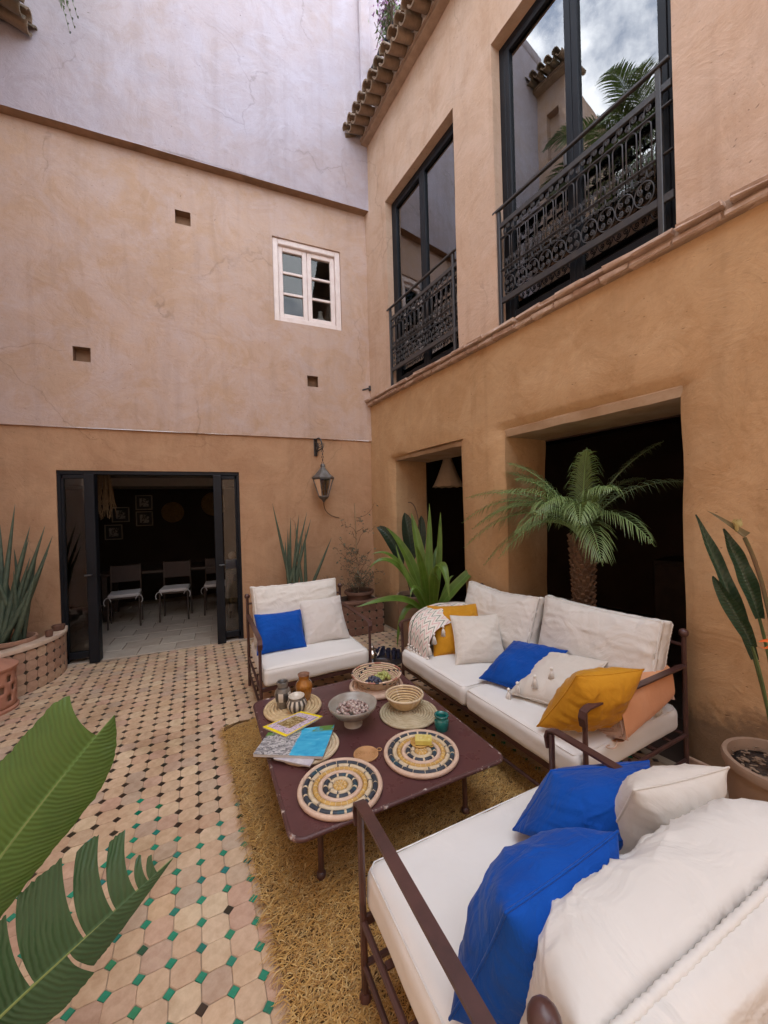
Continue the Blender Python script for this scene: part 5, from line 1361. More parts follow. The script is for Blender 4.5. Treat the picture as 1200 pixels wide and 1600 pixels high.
# big foreground plant: split paddles beside the camera
fg = potted('giant_bird_of_paradise', 'big paddle-leaved plant leaning in at the bottom left, its leaves split', 'plant', (-3.05, -4.25, 0), .26, .19, .42, M_TERRA)
def paddle(name, P, nrm, wl, wr, sl, sr, mat_, pl, pr_, ang=.55, fold=.12, label=None):
    """split leaf: each half a list of strips (t0, t1, length factor, droop, taper)"""
    K = 80; pts = bez(P, K); N0 = Vector(nrm).normalized(); o_ = MB()
    def fr(t):
        i = min(K-1, int(t*K)); f = t*K-i; p = pts[i].lerp(pts[i+1], f); d = (pts[i+1]-pts[i]).normalized(); s = d.cross(N0).normalized(); return p, d, s, s.cross(d).normalized()
    for side, w, strips, prof in ((-1, wl, sl, pl), (1, wr, sr, pr_)):
        for (t0, t1, lf, droop, tp_) in strips:
            nu, nv = 14, max(5, int((t1-t0)*110))
            def f(u, v):
                tm = (t0+t1)/2; tt = t0+(t1-t0)*v; tt2 = tm+(tt-tm)*(1-tp_*u*u)
                p, d, s, n = fr(tt2); ww = w*prof(tt)*lf*(1-.10*tp_*u*u*abs(2*v-1)**3+.02*nz(v*9, t0*7, side)+.035*u*nz(v*34, t0*31, side))
                dirv = (s*side+d*ang*u).normalized()
                return p+dirv*ww*u+n*(fold*ww*(u-1.15*u*u)-droop*ww*u*u)+n*(.0009*math.sin(tt*260+u*7*side)+.004*nz(tt*14, u*2, side+2.))*u
            o_.grid(f, nu, nv, lambda u, v: (side*u, t0+(t1-t0)*v))
    lf = o_.build(name, mat_, fg, ws=True, angle=180)
    m_ = MB(); m_.tube([p-N0*.003 for p in pts[::4]], [.0062*(1-.85*i/20)+.0006 for i in range(len(pts[::4]))], 7); m_.build('midrib', M_RIB, lf, angle=180)
    if label: lf['label'] = label
    return lf
camdir = Vector((.46, -1.33, .75)).normalized()
M_RIB = plain('pale leaf rib', (.20, .27, .08), (.15, .22, .06), 12, .45)
upr = lambda t: min(1, .70+.6*t)*(1-max(0, (t-.80)/.22)**2.6)
lwr = lambda t: min(1, .75+.5*t)*(1-max(0, (t-.60)/.40)**2.0)+.004
paddle('leaf', [(-2.80, -4.08, .52), (-2.62, -4.02, .775), (-2.52, -4.0, .90), (-2.372, -3.985, 1.060)], camdir, .158, .112, [(0, .90, 1., .10, 0)], [(0, .998, 1., .25, 0)], L_BAN, upr, lwr, .30, .16, 'bright upper leaf, whole but for a notch at its tip')
one = lambda t: 1.0
low = lambda t: min(1, .6+.9*t)*(1-max(0, (t-.45)/.55)**1.5)+.004
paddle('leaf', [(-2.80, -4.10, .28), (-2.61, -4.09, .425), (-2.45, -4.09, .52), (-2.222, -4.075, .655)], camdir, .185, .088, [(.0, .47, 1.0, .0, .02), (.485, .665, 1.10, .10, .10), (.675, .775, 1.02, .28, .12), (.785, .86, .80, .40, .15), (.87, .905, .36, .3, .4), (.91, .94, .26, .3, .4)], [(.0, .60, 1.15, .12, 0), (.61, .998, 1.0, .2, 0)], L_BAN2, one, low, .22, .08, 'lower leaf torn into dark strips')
paddle('leaf', [(-2.80, -4.0, .42), (-2.73, -4.0, .54), (-2.68, -4.0, .60), (-2.60, -3.99, .69)], camdir, .055, .035, [(0, .995, 1, .1, 0)], [(0, .995, 1, .1, 0)], L_BAN, lwr, lwr)
for a, b in (((-3.05, -4.25, .38), (-2.80, -4.08, .52)), ((-3.05, -4.25, .38), (-2.80, -4.10, .28)), ((-3.05, -4.25, .38), (-2.80, -4.0, .42))):
    m_ = MB(); m_.tube(bez([a, (a[0]+.08, a[1], a[2]+.1), b], 8), .012, 8); m_.build('stalk', M_STEM, fg, ws=True)

# strap-leaved plant by the corner opening
strap = potted('strap_leaf_plant', 'bright green strap-leaved plant behind the left end of the sofa', 'plant', (-.08, -1.80, 0), .19, .14, .50, M_POTBEIGE)
SL = [([(-0.055, -1.757, 0.50), (-0.06, -1.731, 0.917), (0.002, -1.7, 1.324), (0.031, -1.656, 1.70)], .085), ([(-0.01, -1.756, 0.50), (0.083, -1.768, 1.0), (0.085, -1.764, 1.358), (0.10, -1.771, 1.60)], .065),
 ([(-0.12, -1.796, 0.50), (-0.304, -1.791, 0.98), (-0.48, -1.781, 1.30), (-0.70, -1.732, 1.19)], .06), ([(-0.12, -1.845, 0.50), (-0.321, -1.893, 0.97), (-0.59, -1.898, 1.32), (-0.775, -1.864, 1.07)], .08),
 ([(-0.10, -1.763, 0.50), (-0.142, -1.697, 0.919), (-0.288, -1.632, 1.30), (-0.46, -1.571, 1.45)], .115), ([(-0.07, -1.773, 0.50), (-0.07, -1.672, 1.0), (-0.113, -1.597, 1.395), (-0.135, -1.534, 1.60)], .11),
 ([(-0.12, -1.9, 0.50), (-0.311, -2.006, 0.793), (-0.473, -1.991, 0.963), (-0.49, -1.873, 1.297)], .06), ([(-0.08, -1.882, 0.50), (-0.20, -2.06, 1.08), (-0.21, -2.32, 1.36), (-0.225, -2.42, 0.82)], .115),
 ([(-0.05, -1.838, 0.50), (0.057, -1.944, 0.80), (0.276, -2.035, 0.96), (0.53, -2.083, 1.18)], .115), ([(-0.14, -1.895, 0.50), (-0.399, -1.969, 0.85), (-0.65, -1.987, 0.80), (-0.95, -1.963, 0.745)], .08),
 ([(-0.14, -1.949, 0.50), (-0.30, -2.05, 0.90), (-0.42, -2.071, 0.98), (-0.459, -2.106, 0.80)], .05), ([(-0.14, -1.894, 0.50), (-0.379, -1.924, 0.85), (-0.52, -1.938, 0.60), (-0.545, -1.968, 0.30)], .06),
 ([(-0.02, -1.805, 0.50), (0.108, -1.803, 0.76), (0.15, -1.816, 0.93), (0.20, -1.85, 0.91)], .035), ([(-.06, -1.80, .5), (.02, -1.70, .9), (.10, -1.6, 1.15), (.22, -1.55, 1.25)], .08), ([(-.09, -1.80, .5), (-.16, -1.86, .9), (-.26, -1.95, 1.15), (-.33, -2.02, 1.28)], .09)]
for P, w in SL:
    m_ = MB(); blade(m_, P, w, (-.3, -.6, .75), .30, 18, 6, lambda t: (.55+.45*min(1, t*3))*(1-max(0, (t-.35)/.65)**1.9)+.01); m_.build('leaf', L_STRAP, strap, ws=True, angle=180)
dark = potted('dark_paddle_plant', 'dark paddle-leaved plant in a pot against the corner opening', 'plant', (.03, -1.22, 0), .21, .15, .62, M_POTBEIGE)
for P, w in (([(-0.02, -1.27, 0.58), (-0.123, -1.27, 1.005), (-0.259, -1.265, 1.40), (-0.42, -1.201, 1.44)], .14), ([(0.016, -1.222, 0.58), (0.028, -1.225, 1.064), (0.002, -1.211, 1.373), (-0.049, -1.189, 1.60)], .17),
    ([(0.052, -1.237, 0.58), (0.144, -1.219, 1.055), (0.167, -1.227, 1.366), (0.158, -1.222, 1.56)], .11)):
    m_ = MB(); blade(m_, P, w, (-.3, -.9, .3), .25, 16, 6, lambda t: (.08 if t < .35 else math.sin(math.pi*min(1, (t-.35)/.65*.9+.1))**.6)); m_.build('leaf', L_DARK, dark, ws=True, angle=180)
m_ = MB(); m_.tube(bez([(.08, -1.25, .6), (.14, -1.27, 1.2), (.13, -1.26, 1.75), (-.03, -1.26, 1.72)], 14), .006, 5); m_.build('stalk', M_TWIG, dark, ws=True)

# palm in the opening
palm = potted('potted_palm', 'potted feather palm standing in the wide ground-floor opening', 'palm', tuple(W(.24, -3.13, 0)), .24, .17, .50, M_TERRAD)
m_ = MB(); rs = random.Random(17)
zs = [.44+.86*k/24 for k in range(25)]
m_.tube([(0.01*math.sin(z*5), 0, z) for z in zs], [.066+.02*max(0, (z-.9)/.4)+.006*rs.uniform(-1, 1) for z in zs], 14)
trunk = m_.build('trunk', plain('palm trunk fibre', (.16, .095, .055), (.09, .052, .03), 25, .95, bs=50, bstr=1.0, bd=.02), palm)
m_ = MB()
for k in range(190):
    a = k*2.399; z = .47+.86*k/190; r_ = .068+.02*max(0, (z-.9)/.4); d = Vector((math.cos(a), math.sin(a), 0)); s = Vector((-d.y, d.x, 0)); L = rs.uniform(.045, .075)*(1+.5*(z > 1.15))
    b = d*r_+Vector((0, 0, z)); m_.add([b-s*.024-d*.01, b+s*.024-d*.01, b+d*.028+s*.013+Vector((0, 0, L*.8)), b+d*.028-s*.013+Vector((0, 0, L*.8)), b+d*.004-s*.008+Vector((0, 0, L)), b+d*.004+s*.008+Vector((0, 0, L))], [(0, 1, 2, 3), (3, 2, 5, 4), (0, 3, 4), (1, 5, 2)])
m_.build('leaf_scar', plain('old leaf base', (.21, .12, .07), (.11, .065, .04), 20, .9, bs=40, bstr=.8, bd=.01), trunk, smooth=False, kind='stuff')
def frond(parent, P, L_leaf, mat_, rs, n=44, wl_=.0042, start=.22, droop=.35, name='frond', ws=False):
    pts = bez(P, 40); m_ = MB(); m_.tube(pts[::2], [.0075*(1-.85*i/20)+.0008 for i in range(len(pts[::2]))], 5)
    up = Vector((0, 0, 1))
    for k in range(n):
        t = start+(1-start)*k/(n-1); i = min(39, int(t*40)); p = pts[i].lerp(pts[i+1], t*40-i); d = (pts[i+1]-pts[i]).normalized(); s0 = d.cross(up)
        if s0.length < .05: s0 = d.orthogonal()
        s0.normalize(); nn = s0.cross(d)
        l = L_leaf*(math.sin(math.pi*min(1, .18+.86*(t-start)/(1-start)))**.6)*rs.uniform(.85, 1.1)
        for sg in (-1, 1):
            dv = (s0*sg*(.9-.35*t)+d*(.55+.5*t)+nn*rs.uniform(.05, .28)).normalized(); q = [p, p+dv*l*.4+nn*.01, p+dv*l*.75-up*droop*l*.16, p+dv*l-up*droop*l*rs.uniform(.35, .65)]
            wv = dv.cross(nn).normalized()*wl_; vs = []
            for b, f in zip(q, (.5, 1, .8, .08)): vs += [b-wv*f, b+wv*f]
            m_.add(vs, [(0, 1, 3, 2), (2, 3, 5, 4), (4, 5, 7, 6)], [(-.5, 0), (.5, 0)]*4)
    return m_.build(name, mat_, parent, ws=ws, angle=180)
rs = random.Random(23); C0 = Vector((0, 0, 1.33))
TIP = [(.05, -2.22, 1.74), (-.05, -2.28, 1.27), (.02, -2.46, 1.12), (.2, -2.60, 2.04), (.08, -2.78, 1.88), (.35, -3.12, 2.12), (.5, -3.62, 2.10), (.42, -3.82, 1.78), (.25, -3.76, 1.36), (-.18, -2.98, 1.42), (-.22, -3.2, 1.58), (-.12, -2.55, 1.50), (-.15, -3.50, 1.50), (.75, -2.85, 1.95), (.8, -3.35, 1.85), (.05, -3.62, 1.74), (.28, -2.38, 1.98), (.15, -3.38, 2.05), (-.1, -2.75, 1.22), (-.05, -2.40, 1.45), (-.2, -2.85, 1.75), (.1, -3.5, 1.22), (.0, -2.2, 1.5)]
for k, (x, y, z) in enumerate(TIP):
    e = Vector((x-.24-(.22 if x < .3 else 0), y+3.13, z-.012)); d = e-C0; h = Vector((d.x, d.y, 0)).length; up_ = .16+.30*h*(1 if z < 1.7 else .55)
    P = [C0, C0+d*.12+Vector((0, 0, .16+.12*h)), C0+d*.52+Vector((0, 0, up_)), e]
    P = [Vector((CA*p.x-SA*p.y, SA*p.x+CA*p.y, p.z)) for p in P]
    frond(palm, P, .21, L_PALMD if x > .3 else L_PALM, rs, 34, .0042, .24, 1.05)

# bird of paradise by the side wall
bop = potted('bird_of_paradise', 'bird of paradise with an orange flower in a beige clay pot by the side wall', 'plant', (.20, -4.44, 0), .20, .16, .46, M_POTBEIGE)
BL = [[(0.151,-4.449,0.485),(0.187,-4.397,0.824),(0.151,-4.315,1.206),(0.03,-4.218,1.574)],[(0.138,-4.444,0.485),(0.163,-4.408,0.891),(0.115,-4.365,1.117),(0.03,-4.285,1.288)],[(0.176,-4.46,0.484),(0.226,-4.413,0.968),(0.189,-4.352,1.283),(0.128,-4.281,1.504)],[(0.163,-4.476,0.498),(0.194,-4.442,1.068),(0.187,-4.394,1.319),(0.144,-4.354,1.465)],[(0.144,-4.354,1.465),(0.122,-4.333,1.494),(0.097,-4.29,1.548),(0.058,-4.251,1.592)]]
for i, P in enumerate(BL[:4]):
    if i < 3:
        cut = (.42, .5, .5)[i]; pp_ = bez(P, 20); k = int(cut*20)
        m_ = MB(); m_.tube([(.20+.02*i, -4.44, .40)]+pp_[:k+1], [.009]*3+[.0065]*(k-1), 6); m_.build('stalk', M_STEM, bop, ws=True)
        q0, q3 = pp_[k], pp_[-1]; m_ = MB(); blade(m_, [q0, q0.lerp(q3, .35)+Vector((0, -.01, .01)), q0.lerp(q3, .7), q3], (.058, .062, .066)[i], (-.75, -.5, .2), .8, 26, 6, lambda t: math.sin(math.pi*min(1, t*.86+.12))**.75, twist=(.5, -.4, .3)[i], wave=.22); m_.build('leaf', L_BOP, bop, ws=True, angle=180)
    else:
        m_ = MB(); m_.tube([(.20, -4.44, .40)]+bez(P, 14), [.008]*16, 6); m_.build('flower_stalk', plain('reddish stalk', (.16, .08, .04), (.10, .10, .04), 9, .5), bop, ws=True)
P = BL[4]; m_ = MB(); blade(m_, [P[0], P[1], P[2], P[3]], .045, (-.5, -.4, .8), .9, 12, 4, lambda t: (1-t)**.8+.02); m_.build('bract', plain('dried bract', (.20, .15, .06), (.12, .10, .05), 20, .6), bop, ws=True, angle=180)
m_ = MB(); q = Vector(P[1])
for k in range(9): m_.tube([q, q+Vector((-.012+.006*k, -.004, .03)), q+Vector((-.03+.009*k, 0, .05+.004*(k % 3)))], [.005, .006, .002], 5)
m_.build('floret', plain('dry yellow floret', (.42, .36, .14), (.30, .22, .08), 30, .7), bop, ws=True)
m_ = MB(); q = Vector((0.011,-4.452,1.035))
blade(m_, [q+Vector((.08, -.02, -.01)), q+Vector((.05, -.01, .0)), q+Vector((.02, -.005, .003)), q], .022, (-.5, -.5, .6), .8, 8, 4, lambda t: (1-t)**.7+.03)
blade(m_, [q+Vector((.08, -.02, -.01)), q+Vector((.06, -.01, -.03)), q+Vector((.03, -.005, -.04)), q+Vector((.012, 0, -.02))], .014, (-.5, -.5, .6), .8, 8, 4, lambda t: (1-t)**.7+.03)
m_.build('flower', plain('orange red petal', (.62, .10, .03), (.70, .18, .04), 20, .45), bop, ws=True, angle=180)
rs = random.Random(6); m_ = MB()
for k in range(160):
    a, r_ = rs.uniform(0, 6.28), .18*math.sqrt(rs.random()); m_.box((r_*math.cos(a), r_*math.sin(a), .423+rs.uniform(-.004, .006)), (rs.uniform(.008, .03), rs.uniform(.004, .012), .004), Matrix.Rotation(rs.uniform(0, 6), 3, 'Z') @ Matrix.Rotation(rs.uniform(-.5, .5), 3, 'X'))
m_.build('mulch', randmat('bark chip', ((0, (.12, .075, .05)), (.5, (.20, .13, .09)), (1, (.30, .22, .15))), rough=.9, bstr=0), bop, smooth=False, kind='stuff')

# spear-leaved plants
def spears(t, L, mat_=L_SAN, r=.017, base=None):
    for (b, e, k) in L:
        m_ = MB(); b, e = Vector(b), Vector(e); d = e-b; bow = Vector(k)
        pts = bez([b, b+d*.35+bow, b+d*.7+bow*.6, e], 14); vs = []; nn = 8
        m_.tube(pts, [r*(.75+.25*min(1, i/4))*(1-max(0, (i/14-.35)/.65)**1.6)+.0012 for i in range(15)], nn)
        m_.uv = [(.3, (i//nn)/14) for i in range(len(m_.v))]
        m_.build('leaf', mat_, t, ws=True, angle=180)
lp = potted('spear_leaf_plant', 'grey-green spear-leaved plant in a clay bowl inside the curved planter', 'plant', (-4.02, -.42, .22), .20, .13, .26, M_TERRA)
rs = random.Random(31)
TIPS = [(-3.97, -.38, 1.80), (-3.85, -.40, 1.58), (-3.73, -.40, 1.58), (-3.68, -.38, 1.47), (-3.70, -.45, 1.30), (-3.84, -.45, 1.27), (-4.1, -.35, 1.6), (-4.15, -.5, 1.4), (-4.2, -.3, 1.7), (-3.95, -.5, 1.15), (-3.78, -.5, 1.12), (-3.9, -.3, 1.45), (-4.02, -.3, 1.35), (-3.82, -.32, 1.40)]
spears(lp, [((-4.02+rs.uniform(-.08, .08), -.42+rs.uniform(-.07, .07), .42), e, (rs.uniform(-.03, .03), rs.uniform(-.03, .03), 0)) for e in TIPS], r=.024)
sp2 = thing('spear_leaf_plant', 'clump of tall cylindrical spear leaves behind the far armchair', 'plant', (-1.28, -.34, .40))
T2 = [(-1.48, -.33, 1.76), (-1.05, -.35, 1.64), (-1.15, -.33, 1.61), (-1.26, -.35, 1.58), (-1.08, -.36, 1.40), (-.735, -.37, 1.29), (-1.34, -.36, 1.28), (-1.2, -.34, 1.5), (-1.3, -.33, 1.42), (-1.12, -.36, 1.3), (-1.0, -.35, 1.55), (-1.22, -.37, 1.2)]
spears(sp2, [((-1.28+rs.uniform(-.16, .2), -.34+rs.uniform(-.05, .05), .38), e, (rs.uniform(-.06, .02), 0, 0)) for e in T2], r=.021)
# tile-faced planter in the corner
def plank_tiles(parent, P, nrm, u0, u1, v0, v1, s, omesh, dmesh, toW):
    nu, nv = int((u1-u0)/s), int(round((v1-v0)/s)); s2 = (v1-v0)/nv
    for i in range(nu):
        for j in range(nv): toW('tile', omesh, u0+s*(i+.5), v0+s2*(j+.5))
    for i in range(nu+1):
        for j in range(nv+1): toW('cabochon', dmesh, u0+s*i, v0+s2*j)
PLV = []
for mt in (M_PTILE, M_PTILED):
    m_ = MB(); m_.add(*octo(random.Random(2), h=.006)); a_ = m_.mesh('tile', mt, smooth=False)
    m_ = MB(); m_.add(*dotg(random.Random(2), h=.006)); b_ = m_.mesh('cabochon', M_DARKG, smooth=False); PLV.append((a_, b_))
cp = thing('planter', 'low planter faced with red-brown tiles across the corner behind the far armchair', 'planter', (-.85, -.3, 0))
mb = MB(); mb.box((-.06, .0, .205), (1.62, .56, .41), bev=.004); core = mb.build('planter_core', M_MORTAR, cp)
mb = MB(); mb.box((-.06, -.235, .425), (1.66, .13, .04), bev=.01); mb.box((-.82, .03, .425), (.12, .40, .04), bev=.01); mb.build('coping', M_PTILED, cp)
m_ = MB(); m_.box((0, .06, .40), (1.45, .38, .03)); m_.build('soil', M_SOIL, cp)
def put_front(nm, me, u, v): inst(me, nm, core, (u, -.283, v), (math.pi/2, 0, 0))
plank_tiles(core, None, None, -.86, .74, .0, .40, .1, PLV[1][0], PLV[1][1], put_front)
def put_side(nm, me, u, v): inst(me, nm, core, (-.873, u, v), (math.pi/2, 0, -math.pi/2))
plank_tiles(core, None, None, -.26, .24, .0, .40, .1, PLV[1][0], PLV[1][1], put_side)
# small pots standing on it
gp = potted('grass_pot', 'small dark pot of wiry grass beside the far armchair', 'plant', (-.80, -.36, .415), .085, .065, .20, M_IRONB)
m_ = MB(); rs = random.Random(3)
for k in range(70):
    a, l = rs.uniform(0, 6.28), rs.uniform(.12, .30); d = Vector((math.cos(a), math.sin(a), 0)); blade(m_, [(d.x*.02, d.y*.02, .16), d*.05+Vector((0, 0, .2+l*.5)), d*l*.5+Vector((0, 0, .22+l*.6)), d*l*.8+Vector((0, 0, .16+l*rs.uniform(.2, .9)))], .006, (0, 0, 1), .2, 6, 2, lambda t: 1-t*.9)
m_.build('foliage', L_DARK, gp, angle=180)
vp = potted('straggly_vine', 'straggly half-bare vine tied to a cane in a shallow bowl on the corner planter', 'plant', (-.37, -.36, .42), .20, .15, .13, M_TERRAD)
m_ = MB(); m_.tube([(-.01, 0, .08), (-.015, .01, .7), (-.02, .03, 1.32)], .008, 6); m_.build('cane', plain('bamboo cane', (.36, .25, .14), (.26, .17, .09), 8, .7), vp)
m_ = MB(); lv = MB(); rs = random.Random(44)
for k in range(34):
    z0 = rs.uniform(.1, 1.25); p = Vector((-.01, .0, z0)); pts = [p]
    a = rs.uniform(0, 6.28)
    for q in range(rs.randint(4, 9)):
        a += rs.gauss(0, .6); p = p+Vector((math.cos(a)*.05, math.sin(a)*.028, rs.uniform(-.03, .075))); p.y = min(p.y, .25); pts.append(p)
    m_.tube(pts, [.0042*(1-.6*i/len(pts)) for i in range(len(pts))], 4)
    for p in pts[2:]:
        if rs.random() < .9: leaflets(lv, p, (.02, .015, .02), 2, .034, rs)
for k in range(60):
    a = rs.uniform(0, 6.28); r_ = rs.uniform(.05, .2); p = Vector((r_*math.cos(a), r_*math.sin(a)*.8, .12)); pts = [p, p+Vector((rs.gauss(0, .03), rs.gauss(0, .03), .06)), p+Vector((rs.gauss(0, .07), rs.gauss(0, .05), rs.uniform(.08, .22)))]
    m_.tube(pts, .002, 4); leaflets(lv, pts[-1], (.02, .02, .02), 3, .028, rs)
m_.build('stem', M_TWIG, vp, angle=180)
lv.build('foliage', plain('dull vine leaf', (.07, .085, .045), (.13, .10, .06), 30, .7, bstr=0), vp, smooth=False)

# curved planter on the left
lpn = thing('curved_planter', 'curved planter faced with pale clay tiles and dark dots beside the glass doors', 'planter', (-4.40, -.25, 0))
Rp = .735; A0, A1 = -1.75, .36; H_ = .43
mb = MB(); nseg = 30
def arcpt(r_, a, z): return Vector((r_*math.cos(a), r_*math.sin(a), z))
for (ra, rb, z0, z1) in ((Rp-.009, Rp-.009, 0, H_-.02), (Rp-.11, Rp-.11, .2, H_-.02)):
    mb.grid(lambda u, v: arcpt(ra, A0+(A1-A0)*u, z0+(z1-z0)*v), nseg, 4)
core2 = mb.build('planter_core', M_MORTAR, lpn, angle=180)
mb = MB(); pf = [(Rp-.125, H_-.022), (Rp-.125, H_+.008), (Rp-.115, H_+.014), (Rp+.008, H_+.016), (Rp+.014, H_+.008), (Rp+.012, H_-.022)]
mb.grid(lambda u, v: arcpt(pf[min(5, int(round(v*5)))][0]+.004*nz(u*12, v, 1), A0+(A1-A0)*u, pf[min(5, int(round(v*5)))][1]+.003*nz(u*20, v*2, 3)), 40, 5); mb.build('coping', plain('sandy plaster coping', (.58, .44, .33), (.48, .35, .25), 14, .9, bs=40, bstr=.4), lpn, angle=50)
m_ = MB(); m_.grid(lambda u, v: arcpt((Rp-.1)*v, A0+(A1-A0)*u, .215+.01*nz(u*9, v*9, 0)), 20, 6); m_.build('soil', M_SOIL, lpn, angle=180)
st_ = .102; na = int(Rp*(A1-A0)/st_)
def putc(nm, me, i, j):
    a = A0+(i*st_+.0)/Rp; p = arcpt(Rp-.003, a, j*.1); inst(me, nm, core2, p, (math.pi/2, 0, a+math.pi/2))
for i in range(na):
    for j in range(4): putc('tile', PLV[0][0], i+.5, j+.5)
for i in range(na+1):
    for j in range(5): putc('cabochon', PLV[0][1], i, j+(.0 if j else .0))
# little clay candle cups on its coping
for nm, lab, x, y, h, r_ in (('candle_cup', 'short clay candle cup nearest the camera on the curved planter', -3.725, -.41, .062, .032), ('candle_cup', 'dark clay bowl on the curved planter next to the glass door', -3.725, -.17, .055, .055)):
    mb = MB(); mb.lathe([(r_*.9, 0), (r_, h*.5), (r_*1.05, h), (r_*.8, h), (r_*.75, h*.4), (.001, h*.38)], n=18); solo(mb, nm, M_TERRAD, lab, 'candle holder', 'clay cups on the curved planter', (x, y, H_+.017), angle=60)
# pierced terracotta lantern
tl = thing('pierced_lantern', 'round pierced terracotta lantern standing on the tiles at the left edge', 'lantern', (-3.99, -.97, 0))
M_TLAN = plain('pink terracotta', (.46, .22, .14), (.38, .175, .11), 9, .85, bs=40, bstr=.25)
mb = MB(); rl, hl = .205, .33; nu, nv = 60, 12
mb.cm = 0
vs = []; fs = []
for j in range(nv+1):
    for i in range(nu): a = 2*math.pi*i/nu; vs.append((rl*math.cos(a), rl*math.sin(a), .03+hl*j/nv))
def hole(i, j): return (j in (2, 3) and i % 5 in (1, 2)) or (j in (5, 6) and i % 5 in (3, 4)) or (j in (8, 9) and i % 5 in (1, 2))
fs = [(j*nu+i, j*nu+(i+1) % nu, (j+1)*nu+(i+1) % nu, (j+1)*nu+i) for j in range(nv) for i in range(nu) if not hole(i, j)]
mb.add(vs, fs); mb.lathe([(rl+.012, 0), (rl+.014, .02), (rl, .034)], n=40)
o = mb.build('lantern_body', M_TLAN, tl); md_ = o.modifiers.new('wall', 'SOLIDIFY'); md_.thickness = .012
mb = MB(); mb.lathe([(rl+.012, .355), (rl+.016, .375), (rl-.01, .39), (.10, .43), (.05, .445), (.05, .465), (.03, .475), (.001, .478)], n=40); mb.build('lid', M_TLAN, tl, angle=60)
mb = MB(); mb.lathe([(rl-.02, .05), (rl-.02, .3)], n=24); mb.build('liner', M_NICHE, tl)

# wall lantern
wl = thing('wall_lantern', 'hexagonal iron lantern hanging from a scrolled wall bracket', 'lantern', (-.79, -.22, 2.20))
mb = MB(); mb.box((-.045, .205, .34), (.05, .02, .24), bev=.004); mb.tube(bez([(-.045, .2, .42), (-.04, .05, .50), (0, -.02, .42), (0, 0, .28)], 12), .010, 6)
mb.tube(spiral((-.04, .11, .34), .01, .06, 0, 4*math.pi, 30, (0, 1, 0), (0, 0, 1)), .007, 5); mb.tube([(-.045, .2, .26), (-.03, .1, .28), (0, 0, .30)], .008, 6)
for k in range(6):
    mb.tube(bez([(-.04, .17, .36), (-.09+.03*k, .12, .42-.03*k), (-.06+.02*k, .06, .38)], 6), .004, 4)
M_LANT = plain('weathered zinc', (.17, .165, .16), (.10, .085, .07), 14, .55, metal=.5, bs=40, bstr=.2)
mb.build('bracket', M_IRON, wl, angle=180)
for k in range(5):
    m_ = MB(); m_.torus((0, 0, .10+.04*k), .014, .004, 12, 5, Matrix.Rotation(math.pi/2, 3, 'X') @ Matrix.Rotation((k % 2)*math.pi/2, 3, 'Y')); m_.build('chain_link', M_IRON, wl, angle=180)
mb = MB(); mb.lathe([(.012, .09), (.03, .08), (.035, .05), (.03, .04), (.06, .0), (.11, -.06), (.155, -.095), (.16, -.11), (.15, -.115)], n=6); mb.build('lantern_roof', M_LANT, wl, angle=30)
mb = MB()
for k in range(6):
    a = 2*math.pi*k/6; mb.tube([(.14*math.cos(a), .14*math.sin(a), -.115), (.062*math.cos(a), .062*math.sin(a), -.36)], .008, 5)
for r_, z in ((.14, -.12), (.065, -.355)): mb.tube([(r_*math.cos(2*math.pi*k/6), r_*math.sin(2*math.pi*k/6), z) for k in range(6)], .009, 5, closed=True)
mb.lathe([(.07, -.36), (.06, -.38), (.03, -.40), (.012, -.43), (.001, -.44)], n=12); mb.build('lantern_cage', M_LANT, wl, angle=40)
for k in range(6):
    a, b = 2*math.pi*k/6, 2*math.pi*(k+1)/6; m_ = MB(); m_.add([(.137*math.cos(a), .137*math.sin(a), -.12), (.137*math.cos(b), .137*math.sin(b), -.12), (.062*math.cos(b), .062*math.sin(b), -.355), (.062*math.cos(a), .062*math.sin(a), -.355)], [(0, 1, 2, 3)]); m_.build('pane', glassmat('dusty lantern glass', (.62, .58, .54), 1.5) if k == 0 else bpy.data.materials['dusty lantern glass'], wl, smooth=False)
mb = MB(); mb.tube(bez([(0, .0, -.43), (.02, .12, -.52), (.08, .19, -.62), (.20, .21, -.64), (.27, .21, -.66)], 16), .006, 5); mb.build('cable', M_TWIG, wl)

# tea tray between the seats
ts = thing('tray_table', 'low round metal tray table holding tea glasses between the armchair and the sofa', 'tray', (-.62, -1.80, 0))
M_TRAY = plain('tarnished silver', (.22, .22, .24), (.12, .12, .13), 12, .28, metal=.9, bs=60, bstr=.15)
mb = MB(); mb.lathe([(.001, .15), (.20, .15), (.205, .165), (.215, .168), (.21, .15), (.19, .143), (.001, .143)], n=44); mb.build('tray', M_TRAY, ts, angle=50)
for k in range(3):
    a = 2.1*k; m_ = MB(); m_.tube([(.13*math.cos(a), .13*math.sin(a), 0), (.10*math.cos(a), .10*math.sin(a), .145)], .010, 7); m_.build('leg', M_IRON, ts)
t2 = thing('serving_plate', 'small silver plate with a rolled rim in front of the glasses', 'plate', (-.70, -1.90, .152))
mb = MB(); mb.lathe([(.001, .004), (.085, .004), (.10, .014), (.106, .012), (.09, .0), (.001, 0)], n=36); mb.build('plate', M_TRAY, t2, angle=50)
tpot = thing('teapot', 'small bright silver teapot by the leg of the far armchair', 'teapot', (-.765, -1.86, .166))
mb = MB(); mb.lathe([(.03, 0), (.035, .01), (.028, .02), (.045, .045), (.05, .07), (.04, .095), (.022, .115), (.018, .13), (.022, .14), (.014, .155), (.006, .165), (.009, .175), (.001, .185)], n=24); M_SILV = plain('bright silver', (.75, .74, .72), (.6, .59, .57), 20, .14, metal=1, bstr=.05); mb.build('body', M_SILV, tpot, angle=180)
mb = MB(); mb.tube(bez([(.04, 0, .05), (.08, 0, .06), (.075, 0, .12), (.10, 0, .13)], 10), [.010]*4+[.007]*4+[.005]*3, 8); mb.build('spout', M_SILV, tpot, angle=180)
